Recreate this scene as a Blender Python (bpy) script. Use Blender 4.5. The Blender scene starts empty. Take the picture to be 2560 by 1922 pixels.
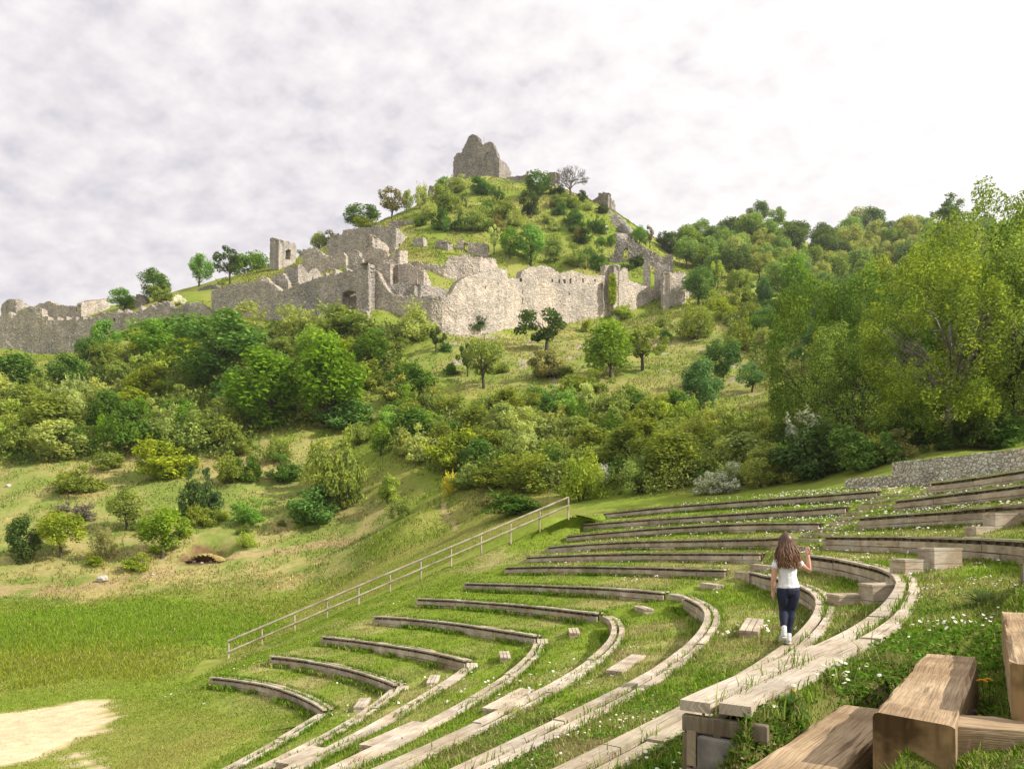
import bpy, math, random
import numpy as np
from mathutils import Vector, Matrix
RNG = np.random.default_rng(7)
random.seed(7)
SC = bpy.context.scene
COL = SC.collection
F, HOR, CX, K = 1850.0, 1320.0, 1280.0, 1.15732   # focal length and horizon in photograph pixels

def wp(px, py, Y):
    return np.array([(px - CX) / F * Y, Y, (HOR - py) / F * Y])

# ------------------------------------------------------------------ object helpers
def tag(o, label=None, cat=None, group=None, kind=None):
    if label: o['label'] = label
    if cat: o['category'] = cat
    if group: o['group'] = group
    if kind: o['kind'] = kind
    return o

def empty(name, loc, label, cat, group=None, rz=0.0):
    o = bpy.data.objects.new(name, None)
    COL.objects.link(o)
    o.location = loc
    o.rotation_euler = (0, 0, rz)
    o.empty_display_size = 0.2
    return tag(o, label, cat, group)

def mesh_np(name, V, faces, uv=None, col=None, midx=None, smooth=False):
    """faces: list of (m,k) int arrays"""
    me = bpy.data.meshes.new(name)
    V = np.asarray(V, np.float32)
    me.vertices.add(len(V)); me.vertices.foreach_set('co', V.ravel())
    faces = [np.asarray(f, np.int32) for f in faces if len(f)]
    li = np.concatenate([f.ravel() for f in faces])
    cnt = np.concatenate([np.full(len(f), f.shape[1], np.int32) for f in faces])
    st = np.concatenate([[0], np.cumsum(cnt)[:-1]]).astype(np.int32)
    me.loops.add(len(li)); me.loops.foreach_set('vertex_index', li)
    me.polygons.add(len(cnt)); me.polygons.foreach_set('loop_start', st)
    if midx is not None: me.polygons.foreach_set('material_index', np.asarray(midx, np.int32))
    me.polygons.foreach_set('use_smooth', np.full(len(cnt), bool(smooth)))
    if uv is not None:
        l = me.uv_layers.new(name='UVMap')
        l.data.foreach_set('uv', np.asarray(uv, np.float32)[li].ravel())
    if col is not None:
        a = me.color_attributes.new('Col', 'FLOAT_COLOR', 'POINT')
        c = np.ones((len(V), 4), np.float32); c[:, :3] = col
        a.data.foreach_set('color', c.ravel())
    me.update(calc_edges=True)
    return me

def link(name, me, mats, parent=None):
    o = bpy.data.objects.new(name, me)
    COL.objects.link(o)
    if not isinstance(mats, (list, tuple)): mats = [mats]
    if len(me.materials) == 0:
        for m in mats: me.materials.append(m)
    if parent is not None: o.parent = parent
    return o

class MB:
    """collects pieces of ONE mesh"""
    def __init__(s): s.V = []; s.F = []; s.U = []; s.M = []; s.n = 0
    def add(s, V, Fq, U=None, m=0):
        V = np.asarray(V, float); Fq = np.asarray(Fq, int)
        s.V.append(V); s.F.append(Fq + s.n); s.n += len(V)
        s.U.append(np.zeros((len(V), 2)) if U is None else np.asarray(U, float))
        s.M.append(np.full(len(Fq), m))
    def box(s, lo, hi, m=0):
        x0, y0, z0 = lo; x1, y1, z1 = hi
        V = [(x0,y0,z0),(x1,y0,z0),(x1,y1,z0),(x0,y1,z0),(x0,y0,z1),(x1,y0,z1),(x1,y1,z1),(x0,y1,z1)]
        s.add(V, [(0,3,2,1),(4,5,6,7),(0,1,5,4),(1,2,6,5),(2,3,7,6),(3,0,4,7)], [(v[0]+v[2]*.3, v[1]+v[2]) for v in V], m)
    def tube(s, pts, radii, n=8, m=0, cap=True):
        pts = np.asarray(pts, float); rings = []
        for i, p in enumerate(pts):
            d = pts[min(i+1, len(pts)-1)] - pts[max(i-1, 0)]
            d = d / (np.linalg.norm(d) + 1e-9)
            a = np.cross(d, [0.31, 0.95, 0.05] if abs(d[2]) > .6 else [0, 0, 1.0]); a /= np.linalg.norm(a) + 1e-9
            b = np.cross(d, a)
            t = np.arange(n) / n * 2 * np.pi
            rings.append(p + radii[i] * (np.cos(t)[:, None] * a + np.sin(t)[:, None] * b))
        V = np.concatenate(rings); fs = []
        for i in range(len(pts) - 1):
            for j in range(n):
                k = (j + 1) % n
                fs.append((i*n+j, i*n+k, (i+1)*n+k, (i+1)*n+j))
        L = np.repeat(np.arange(len(pts)) * .5, n)
        s.add(V, fs, np.stack([L, np.tile(np.arange(n) / n * .3, len(pts))], 1), m)
        if cap:
            for r0 in (0, len(pts) - 1):
                c = V[r0*n:(r0+1)*n].mean(0)
                VV = np.concatenate([V[r0*n:(r0+1)*n], [c]])
                s.add(VV, [(j, (j+1) % n, n, n) if r0 else ((j+1) % n, j, n, n) for j in range(n)], None, m)
    def build(s, name, mats, parent=None, smooth=False):
        V = np.concatenate(s.V); Fq = np.concatenate(s.F); U = np.concatenate(s.U); M = np.concatenate(s.M)
        tri = Fq[:, 2] == Fq[:, 3]
        me = mesh_np(name, V, [Fq[~tri], Fq[tri][:, :3]], U, None, np.concatenate([M[~tri], M[tri]]), smooth)
        return link(name, me, mats, parent)

# ------------------------------------------------------------------ noise and terrain maths
def _h(ix, iy, s):
    n = (ix.astype(np.int64) * 374761393 + iy.astype(np.int64) * 668265263 + s * 974634777) & 0xffffffff
    n = ((n ^ (n >> 13)) * 1274126177) & 0xffffffff
    return ((n ^ (n >> 16)) & 0xffffff) / float(0xffffff)
def vnoise(x, y, sc, s=0):
    x = np.asarray(x, float) / sc; y = np.asarray(y, float) / sc
    ix = np.floor(x); iy = np.floor(y); fx = x - ix; fy = y - iy
    fx = fx*fx*(3-2*fx); fy = fy*fy*(3-2*fy)
    a = _h(ix, iy, s); b = _h(ix+1, iy, s); c = _h(ix, iy+1, s); d = _h(ix+1, iy+1, s)
    return (a*(1-fx)+b*fx)*(1-fy) + (c*(1-fx)+d*fx)*fy
def fbm(x, y, sc, s=0, o=4):
    t = 0; A = .5; w = 0
    for i in range(o):
        t = t + A * vnoise(x, y, sc / 2**i, s + i * 17); w += A; A *= .55
    return t / w
def inpoly(x, y, poly):
    p = np.asarray(poly, float); r = np.zeros(np.shape(x), bool)
    j = len(p) - 1
    for i in range(len(p)):
        c = ((p[i,1] > y) != (p[j,1] > y)) & (x < (p[j,0]-p[i,0]) * (y-p[i,1]) / (p[j,1]-p[i,1]+1e-12) + p[i,0])
        r ^= c; j = i
    return r

# ------------------------------------------------------------------ theatre rows
ROWS = {
'L1':[(522,1691),(589,1698),(665,1711),(723,1729),(768,1747),(790,1761),(808,1772)],
'M1':[(797,1783),(746,1814),(679,1854),(612,1890),(554,1922)],
'L2':[(670,1639),(737,1647),(813,1658),(880,1674),(924,1687),(964,1703),(985,1711)],
'M2':[(976,1723),(924,1765),(857,1805),(768,1854),(634,1922)],
'L3':[(800,1589),(902,1601),(991,1613),(1072,1629),(1125,1640),(1159,1649)],
'M3':[(1157,1669),(1125,1694),(1058,1734),(947,1796),(857,1841),(719,1922)],
'L4':[(929,1540),(1036,1546),(1148,1559),(1237,1571),(1295,1580),(1335,1587)],
'M4':[(1335,1607),(1322,1631),(1295,1658),(1215,1720),(1081,1792),(947,1859),(813,1922)],
'L5':[(1038,1495),(1170,1501),(1304,1511),(1400,1522),(1490,1531)],
'M5':[(1520,1546),(1531,1582),(1486,1636),(1423,1676),(1289,1756),(1200,1805),(915,1922)],
'L6':[(1157,1456),(1200,1457),(1334,1461),(1513,1468),(1602,1474),(1656,1478)],
'M6':[(1705,1488),(1756,1519),(1758,1560),(1727,1600),(1624,1676),(1513,1738),(1392,1796),(1200,1890),(1121,1922)],
'L7':[(1260,1417),(1400,1414),(1520,1414),(1641,1417),(1744,1420),(1812,1421)],
'M7':[(1875,1428),(1925,1440),(1960,1450),(1999,1463),(2025,1480),(2040,1495),(2044,1512),(2040,1525),(1981,1590),(1947,1616),(1886,1660),(1834,1698),(1705,1770),(1526,1854),(1356,1922)],
'L8':[(1313,1391),(1400,1386),(1572,1383),(1702,1380),(1812,1380),(1898,1380)],
'M8':[(2006,1386,-.72),(2058,1391,-.73),(2126,1403,-.76),(2178,1414,-.78),(2212,1424,-.80),(2236,1450,-.82),(2238,1466,-.83),(2227,1493,-.83),(2196,1528,-.82),(2151,1555,-.81),(2062,1595,-.79),(1999,1629,-.78),(1874,1680,-.76),(1772,1722,-.745),(1700,1749,-.735)],
'L9':[(1366,1366),(1400,1363),(1503,1356),(1641,1350),(1778,1347),(1847,1346),(1950,1342)],
'M9':[(2054,1338),(2144,1339),(2254,1340),(2350,1341),(2419,1342),(2470,1346),(2525,1350)],
'L10':[(1414,1339),(1562,1325),(1744,1312),(1900,1306),(2044,1304)],
'M10':[(2140,1293),(2280,1282),(2420,1270),(2560,1260)],
'L11':[(1456,1310),(1562,1301),(1744,1288),(1942,1276),(2112,1263)],
'M11':[(2230,1250),(2340,1237),(2450,1223),(2560,1209)],
'L12':[(1507,1282),(1606,1272),(1744,1258),(1984,1241),(2190,1224)],
'M12':[(2318,1206),(2420,1194),(2490,1185),(2560,1172)],
}
C0 = np.array([-11.9, 18.6]); ASP = 1.066; TX, TY = .055, -.0145
def zk_of(k): return -1.4 + .496*(k-7) + .002*(k-7)**2
def rk_of(k): return 7.2 + 1.974*(k-1)
def row_pt(k, q):
    px, py = q[0], q[1]; dx = (px-CX)/F; dz = (HOR-py)/F
    if len(q) > 2: Y = q[2] / dz
    elif k <= 8: Y = zk_of(k) / (dz - TX*dx - TY)
    else:
        k = k % 100
        a = (dx*dx*ASP**2 + 1); b = 2*(-dx*C0[0]*ASP**2 - C0[1]); c = (C0[0]*ASP)**2 + C0[1]**2 - rk_of(k)**2
        Y = (-b + math.sqrt(b*b - 4*a*c)) / (2*a)
    return np.array([dx*Y, Y, dz*Y])
EXT = {1:[(-7.3,10.2),(-8.6,6.3)],2:[(-6.1,9.5),(-7.8,5.4)],3:[(-5.0,8.0),(-6.7,4.4)],4:[(-3.9,6.6),(-5.4,3.7)],
       5:[(-2.8,5.7),(-4.3,3.0)],6:[(-1.5,4.6),(-2.6,2.8)],7:[(-.6,3.2),(-1.1,2.4)]}
def smooth_path(P, deg, step):
    P = np.asarray(P, float)
    s = np.concatenate([[0], np.cumsum(np.hypot(*np.diff(P[:, :2], axis=0).T))]); L = s[-1]
    t = s / L * 2 - 1; w = np.ones(len(t)); w[0] = w[-1] = 3
    n = max(6, int(L / step)); tt = np.linspace(-1, 1, n + 1)
    return np.stack([np.polynomial.chebyshev.chebval(tt, np.polynomial.chebyshev.chebfit(t, P[:, i], min(deg, len(t)-1), w=w)) for i in range(3)], 1)
PATH = {}
for nm, q in ROWS.items():
    k = int(nm[1:]); P = [row_pt(k, a) for a in q]
    if nm[0] == 'L' and 5 <= k <= 8:
        for i, a in enumerate(q):
            c_ = row_pt(k + 100, a); wc = 1 - .85*i/(len(q)-1); Y_ = P[i][1]*(1-wc) + c_[1]*wc; P[i] = wp(a[0], a[1], Y_)
    if nm[0] == 'M':
        if k in EXT:
            for x, y in EXT[k]: P.append(np.array([x, y, zk_of(k) + TX*x + TY*y]))
        elif k == 9:
            P += [np.array(a) for a in [(8.35,11.6,-.213),(7.5,9.9,-.207),(6.4,8.4,-.197),(5.35,7.3,-.19),(4.46,6.5,-.183)]]
        elif k > 9:
            last = P[-1]; th0 = math.atan2(last[1]-C0[1], (last[0]-C0[0])*ASP)
            for d in (4, 8, 12, 16):
                th = th0 - math.radians(d)
                P.append(np.array([C0[0]+rk_of(k)/ASP*math.cos(th), C0[1]+rk_of(k)*math.sin(th), last[2]+.012*d]))
    PATH[nm] = smooth_path(P, 3 if nm[0] == 'L' else (4 if k < 6 else 7 if k < 9 else 5), .3)
def normals(P):
    d = np.gradient(P[:, :2], axis=0); d /= np.linalg.norm(d, axis=1)[:, None] + 1e-9
    n = np.stack([d[:, 1], -d[:, 0]], 1)
    s = np.sign(((P[:, :2] - C0) * n).sum(1).sum())
    return -n if s < 0 else n
def resamp(P, n):
    s = np.concatenate([[0], np.cumsum(np.hypot(*np.diff(P[:, :2], axis=0).T))]); t = np.linspace(0, s[-1], n)
    return np.stack([np.interp(t, s, P[:, i]) for i in range(3)], 1)

RAIL_A = wp(570, 1634, 35.0); RAIL_B = wp(1421, 1282, 38.0)
NL, NG, NM, NE, NX = 26, 6, 64, 10, 9
LOFT = []          # per row: positions (J,3), normals (J,2), stepness (J)
for k in range(1, 13):
    L = resamp(PATH['L%d' % k], NL); M = resamp(PATH['M%d' % k], NM)
    nl = normals(L); nm_ = normals(M)
    t = (k - 1) / 11; rp = RAIL_A*(1-t) + RAIL_B*t
    end = rp + np.array([-.35, 1.6, -.25])
    X = np.stack([end + (rp-end)*min(1, u*3) if u < .34 else rp + (L[0]-rp)*(u-.34)/.66 for u in np.linspace(0, 1, NX, endpoint=False)])
    g = np.stack([L[-1] + (M[0]-L[-1])*u for u in np.linspace(0, 1, NG+2)[1:-1]])
    dirn = np.array([-.5, -.866]) if k in (8, 9) else (M[-1]-M[-3])[:2] / np.linalg.norm((M[-1]-M[-3])[:2])
    Ex = np.stack([M[-1] + np.array([dirn[0], dirn[1], 0]) * u for u in np.linspace(.25, 4.5, NE)])
    P = np.concatenate([X, L, g, M, Ex])
    N = np.concatenate([np.repeat(nl[:1], NX, 0), nl, np.stack([nl[-1]*(1-u)+nm_[0]*u for u in np.linspace(0, 1, NG+2)[1:-1]]), nm_, np.repeat(nm_[-1:], NE, 0)])
    S = np.concatenate([np.zeros(NX), np.ones(NL), np.zeros(NG), np.ones(NM), np.zeros(NE)])
    LOFT.append((P, N, S))

# ------------------------------------------------------------------ terrain: thin plate spline through surveyed ground points
def D(x, y, Y): return wp(x*K, y*K, Y)
TC = [D(*q) for q in [
 (-150,1661,18),(0,1661,18.3),(250,1661,18.5),(0,1490,27.5),(250,1490,27.5),(-150,1490,28),(0,1350,45),(250,1350,45),(450,1380,38),
 (-100,1293,62),(0,1293,62),(250,1287,62),(420,1285,62),(600,1280,61),(700,1275,60),
 (0,1200,70),(-100,1200,70),(0,1100,80),(-100,1100,82),(0,1000,92),(-100,990,95),(0,900,112),(-100,890,116),(0,800,145),(-100,790,150),(0,756,171),(-100,752,175),(60,763,170),(150,768,165),
 (0,690,192),(-100,690,192),(100,688,192),(200,684,186),
 (250,1200,70),(250,1100,80),(250,1000,92),(250,900,108),(250,800,132),(200,745,160),(300,725,158),
 (400,1190,71),(400,1100,80),(400,1000,92),(400,930,101),(400,800,125),(400,712,153),(450,700,152),
 (350,655,172),(430,625,184),(480,650,168),(550,640,166),(500,600,195),(560,585,212),(600,575,205),(620,600,185),(640,640,164),
 (600,1190,71),(600,1100,80),(600,1000,91),(600,940,98),(600,850,112),(600,760,132),(600,697,149),(520,700,150),
 (700,1180,72),(700,1100,80),(700,1010,90),(700,940,98),(700,850,112),(700,760,130),(700,695,142),
 (800,1150,70),(800,1080,78),(800,1000,85),(800,935,97),(800,850,110),(800,760,128),(800,696,137),(850,700,137),
 (700,560,196),(760,520,205),(800,490,218),(850,466,226),(700,600,178),(780,610,165),(860,590,158),(900,545,172),(900,500,196),(930,440,232),
 (860,1150,62),(900,1120,63),(960,1130,62),(960,1080,67),(930,1000,80),(1000,1050,68),(1000,1000,78),(1000,900,95),(1000,800,115),(1000,745,128),(930,714,137),(985,719,139.5),(1050,717,147),
 (1000,600,160),(1000,555,170),(1050,555,180),(1000,500,193),(1000,430,222),(985,395,240),(1030,388,245),(1080,390,247),(1130,396,240),(1100,430,222),(1100,480,203),(1100,540,181),(1150,600,176),(1150,560,186),
 (1100,1090,58),(1200,1060,60),(1150,1000,70),(1150,900,88),(1150,800,113),(1150,735,149),(1120,712,154.3),
 (1200,402,236),(1240,425,228),(1290,440,221),(1330,470,215),(1250,500,203),(1250,560,186),(1250,592,187),(1320,600,190),(1320,540,203),(1380,570,194),(1390,520,214),
 (1180,708,159.6),(1240,698,165),(1310,688,170.5),(1360,680,173.5),(1430,668,174),(1480,660,174),
 (1300,1000,66),(1300,900,84),(1300,800,111),(1300,730,140),(1350,1060,54),(1450,1050,52),(1450,960,68),(1450,850,94),(1450,760,126),(1450,700,154),
 (1430,560,212),(1450,590,196),(1470,610,190),(1510,645,183),(1520,620,185),
 (1600,1050,48),(1600,950,64),(1600,850,90),(1600,760,118),(1600,690,150),(1590,640,172),(1550,560,230),(1500,540,250),(1650,600,210),(1440,530,240),
 (1700,1050,44),(1700,930,62),(1700,830,90),(1700,740,125),(1700,650,180),(1700,580,235),(1700,520,285),(1600,510,290),(1830,500,325),(1830,560,270),(1850,640,200),(1850,740,130),
 (1950,520,325),(2050,520,320),(2150,520,310),(2300,510,300),(2450,520,300),(2000,600,230),(2150,600,220),(2350,600,200),(2000,700,150),(2200,700,135),(2400,700,120),
 (2000,800,95),(2150,800,85),(2350,800,72),(1850,850,80),(1850,950,56),(2000,900,60),(2150,900,52),(2350,880,48),
 (1850,1020,42),(1950,990,41),(2060,965,41),(2150,975,39.5),(2250,955,37),(2400,930,36)]]
TC += [np.array(a) for a in [(-40,330,55),(20,330,70),(-120,300,30),(80,300,75),(-250,250,20),(-250,120,10),(-250,40,-6),(-150,-40,-8),(0,-60,1),(120,-40,8),(180,40,20),(300,120,60),(350,250,120),(400,420,90),(200,480,110),(100,450,90),(-100,450,25),(-350,500,0),(-500,200,0),(0,650,40),(400,700,60),(-400,800,0),(600,300,60),(600,0,30),(-600,-100,-10),(0,1200,20),(900,900,40),(-900,900,0),(900,-200,20),(-900,-200,-10),(0,-400,0),(0,410,62),(60,420,85)]]
for i, (P, N, S) in enumerate(LOFT):
    for j in list(range(NX, len(P)-NE, 6)) + [len(P)-6, len(P)-1]:
        q = P[j].copy(); q[2] -= 1.15; TC.append(q)
    q = P[0].copy(); q[2] += -.05; TC.append(q)
    q = P[0].copy() + np.array([-1.0, 4.0, -.2]); TC.append(q)
P, N, S = LOFT[0]
for j in range(NX, len(P), 8):
    for d, dz in ((.9, -.62), (3.0, -.66)):
        TC.append(np.array([P[j,0]-N[j,0]*d, P[j,1]-N[j,1]*d, P[j,2]+dz]))
P, N, S = LOFT[11]
for j in range(0, NX+4, 2): TC.append(np.array([P[j,0]+N[j,0]*3.2, P[j,1]+N[j,1]*3.2, P[j,2]-.05]))
for j in range(0, len(P), 8):
    TC.append(np.array([P[j,0]+N[j,0]*4.6, P[j,1]+N[j,1]*4.6, P[j,2]+.25]))
TC += [np.array(a) for a in [(0,0,-1.3),(2,0,-1.0),(4,1,-.7),(7,2,-.3),(-3,-2,-2.4),(-8,-3,-4.2),(-14,0,-5.6),(12,4,.6),(-18,10,-6.1),(-12,12,-5.9),(-20,25,-6.1)]]
# walls up to the right of the top row
TC += [wp(2112,1216,33.0), wp(2300,1202,29.5), wp(2490,1186,25.5), wp(2229,1190,36.5), wp(2400,1176,32.5), wp(2560,1164,29.0), wp(2700,1155,26)]
TC = np.array(TC)
_s = 100.0
_P = TC[:, :2] / _s; _n = len(_P)
def _k(r2): return np.where(r2 > 1e-12, .5 * r2 * np.log(np.maximum(r2, 1e-12)), 0)
_A = np.zeros((_n+3, _n+3))
_A[:_n, :_n] = _k(((_P[:, None] - _P[None])**2).sum(-1)) + np.eye(_n) * 4e-5
_A[:_n, _n] = 1; _A[:_n, _n+1:] = _P; _A[_n, :_n] = 1; _A[_n+1:, :_n] = _P.T
_w = np.linalg.solve(_A, np.concatenate([TC[:, 2], np.zeros(3)]))
def H_raw(x, y):
    x = np.ravel(x) / _s; y = np.ravel(y) / _s; out = np.empty(len(x))
    for i in range(0, len(x), 8000):
        r2 = (x[i:i+8000, None]-_P[:, 0])**2 + (y[i:i+8000, None]-_P[:, 1])**2
        out[i:i+8000] = _k(r2) @ _w[:_n] + _w[_n] + x[i:i+8000]*_w[_n+1] + y[i:i+8000]*_w[_n+2]
    return out
def seg(*a): return np.concatenate([np.arange(p, q, s) for p, q, s in a])
GX = seg((-1400,-260,60),(-260,-90,4),(-90,-40,1.5),(-40,-14,.7),(-14,26,.5),(26,60,1.0),(60,150,2.0),(150,300,4),(300,1400,60))
GY = seg((-600,-40,40),(-40,0,3),(0,48,.5),(48,66,.6),(66,76,.35),(76,140,1.1),(140,260,1.7),(260,380,4),(380,1500,60))
_gx, _gy = np.meshgrid(GX, GY)
GZ = np.clip(H_raw(_gx, _gy), -12, 160).reshape(_gx.shape)
_d = np.clip((_gy - 45) / 40, 0, 1)
GZ += _d * ((fbm(_gx, _gy, 14, 3) - .5) * 1.5 + (fbm(_gx, _gy, 4, 5) - .5) * .9) * np.clip(1 - (_gy-300)/300, 0, 1)
GZ += (1-_d) * (fbm(_gx, _gy, 3, 9) - .5) * .12
PIT = D(448, 1203, 70.5)
def _pit(x, y):
    r = np.hypot((x-PIT[0])/2.0, (y-PIT[1]-1.1)/1.7)
    return -2.1 * np.exp(-r**6)
GZ += _pit(_gx, _gy)
def H(x, y):
    x = np.asarray(x, float); y = np.asarray(y, float)
    i = np.clip(np.searchsorted(GX, x) - 1, 0, len(GX)-2); j = np.clip(np.searchsorted(GY, y) - 1, 0, len(GY)-2)
    fx = np.clip((x-GX[i]) / (GX[i+1]-GX[i]), 0, 1); fy = np.clip((y-GY[j]) / (GY[j+1]-GY[j]), 0, 1)
    return (GZ[j,i]*(1-fx)+GZ[j,i+1]*fx)*(1-fy) + (GZ[j+1,i]*(1-fx)+GZ[j+1,i+1]*fx)*fy
_ys = np.concatenate([np.arange(14, 100, .25), np.arange(100, 420, .5)])
def hit(px, py, ymin=14):
    """distance at which the view line through a photograph pixel meets the terrain"""
    Y = _ys[_ys >= ymin]
    z = (HOR-py)/F*Y; h = H((px-CX)/F*Y, Y)
    b = np.nonzero(h >= z)[0]
    return None if len(b) == 0 else float(Y[b[0]])
# ------------------------------------------------------------------ materials
def mat(name):
    m = bpy.data.materials.new(name); m.use_nodes = True
    nt = m.node_tree; nt.nodes.clear()
    out = nt.nodes.new('ShaderNodeOutputMaterial')
    return m, nt, out
def nd(nt, typ, ins=None, **kw):
    n = nt.nodes.new('ShaderNode' + typ)
    for k, v in kw.items(): setattr(n, k, v)
    for k, v in (ins or {}).items():
        if isinstance(v, bpy.types.NodeSocket): nt.links.new(v, n.inputs[k])
        else: n.inputs[k].default_value = v
    return n
def ramp(nt, fac, stops):
    n = nt.nodes.new('ShaderNodeValToRGB'); nt.links.new(fac, n.inputs[0])
    e = n.color_ramp.elements
    while len(e) < len(stops): e.new(.5)
    for i, (p, c) in enumerate(stops):
        e[i].position = p; e[i].color = (*c, 1) if len(c) == 3 else c
    return n.outputs[0]
def mixc(nt, fac, a, b, mode='MIX'):
    n = nt.nodes.new('ShaderNodeMix'); n.data_type = 'RGBA'; n.blend_type = mode
    for s, v in ((0, fac), (6, a), (7, b)):
        if isinstance(v, bpy.types.NodeSocket): nt.links.new(v, n.inputs[s])
        elif s == 0: n.inputs[0].default_value = v
        else: n.inputs[s].default_value = (*v, 1)
    return n.outputs[2]
def math_(nt, op, a, b=0.0, c=0.0):
    n = nt.nodes.new('ShaderNodeMath'); n.operation = op
    for i, v in enumerate((a, b, c)):
        if isinstance(v, bpy.types.NodeSocket): nt.links.new(v, n.inputs[i])
        else: n.inputs[i].default_value = v
    return n.outputs[0]
def princ(nt, out, color, rough=.9, spec=.15, bump=None, bs=.3, bd=.02):
    p = nd(nt, 'BsdfPrincipled', {'Roughness': rough, 'Specular IOR Level': spec})
    if isinstance(color, bpy.types.NodeSocket): nt.links.new(color, p.inputs['Base Color'])
    else: p.inputs['Base Color'].default_value = (*color, 1)
    if bump is not None:
        b = nd(nt, 'Bump', {'Strength': bs, 'Distance': bd, 'Height': bump})
        nt.links.new(b.outputs[0], p.inputs['Normal'])
    nt.links.new(p.outputs[0], out.inputs[0])
    return p

def mat_ground():
    m, nt, out = mat('grassy_ground')
    col = nd(nt, 'VertexColor', layer_name='Col').outputs[0]
    geo = nd(nt, 'NewGeometry').outputs['Position']
    n1 = nd(nt, 'TexNoise', {'Vector': geo, 'Scale': 2.2, 'Detail': 5.0, 'Roughness': .65}).outputs[0]
    n2 = nd(nt, 'TexNoise', {'Vector': geo, 'Scale': 14.0, 'Detail': 4.0, 'Roughness': .7}).outputs[0]
    v = math_(nt, 'MULTIPLY_ADD', n1, 1.0, .5)
    v2 = math_(nt, 'MULTIPLY_ADD', n2, .9, .55)
    k = math_(nt, 'MULTIPLY', v, v2)
    c = mixc(nt, 1.0, col, nd(nt, 'CombineColor', {0: k, 1: k, 2: k}).outputs[0], 'MULTIPLY')
    princ(nt, out, c, .95, .05, math_(nt, 'ADD', n1, n2), .6, .06)
    return m
def mat_grass():
    m, nt, out = mat('grass_blades')
    col = nd(nt, 'VertexColor', layer_name='Col').outputs[0]
    d = nd(nt, 'BsdfDiffuse', {'Color': col}); t = nd(nt, 'BsdfTranslucent', {'Color': col})
    mx = nd(nt, 'MixShader', {0: .35, 1: d.outputs[0], 2: t.outputs[0]})
    nt.links.new(mx.outputs[0], out.inputs[0])
    return m
def mat_leaf(name, c, var=.35, trans=.38, c2=None):
    m, nt, out = mat(name)
    isl = nd(nt, 'NewGeometry').outputs['Random Per Island']
    ob = nd(nt, 'ObjectInfo').outputs['Random']
    c = np.array(c); lo = c * (1 - var); hi = np.array(c2) if c2 is not None else c * (1 + var) + np.array([.02, .015, 0]) * var
    a = ramp(nt, isl, [(0, tuple(lo)), (.6, tuple(c)), (1, tuple(hi))])
    wn = nd(nt, 'TexNoise', {'Vector': nd(nt, 'NewGeometry').outputs['Position'], 'Scale': .42, 'Detail': 3.0}).outputs[0]
    a = mixc(nt, 1.0, a, ramp(nt, wn, [(.32, (.72, .80, .84)), (.5, (1, 1, 1)), (.68, (1.27, 1.22, 1.05))]), 'MULTIPLY')
    hue = nd(nt, 'HueSaturation', {'Hue': math_(nt, 'MULTIPLY_ADD', ob, .022, .493), 'Saturation': math_(nt, 'MULTIPLY_ADD', ob, -.16, 1.04),
             'Value': math_(nt, 'MULTIPLY_ADD', ob, .45, 1.42), 'Color': a}).outputs[0]
    d = nd(nt, 'BsdfDiffuse', {'Color': hue}); t = nd(nt, 'BsdfTranslucent', {'Color': mixc(nt, 1.0, hue, (1.15, 1.1, .55), 'MULTIPLY')})
    mx = nd(nt, 'MixShader', {0: trans, 1: d.outputs[0], 2: t.outputs[0]})
    nt.links.new(mx.outputs[0], out.inputs[0])
    return m
def mat_bark(name='bark', c=(.12, .10, .08)):
    m, nt, out = mat(name)
    g = nd(nt, 'NewGeometry').outputs['Position']
    mp = nd(nt, 'Mapping', {'Vector': g, 'Scale': (6, 6, 1.4)}).outputs[0]
    n = nd(nt, 'TexNoise', {'Vector': mp, 'Scale': 1.5, 'Detail': 5.0}).outputs[0]
    c = np.array(c)
    princ(nt, out, ramp(nt, n, [(.3, tuple(c*.5)), (.7, tuple(c*1.5))]), .95, .1, n, .8, .05)
    return m
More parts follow.
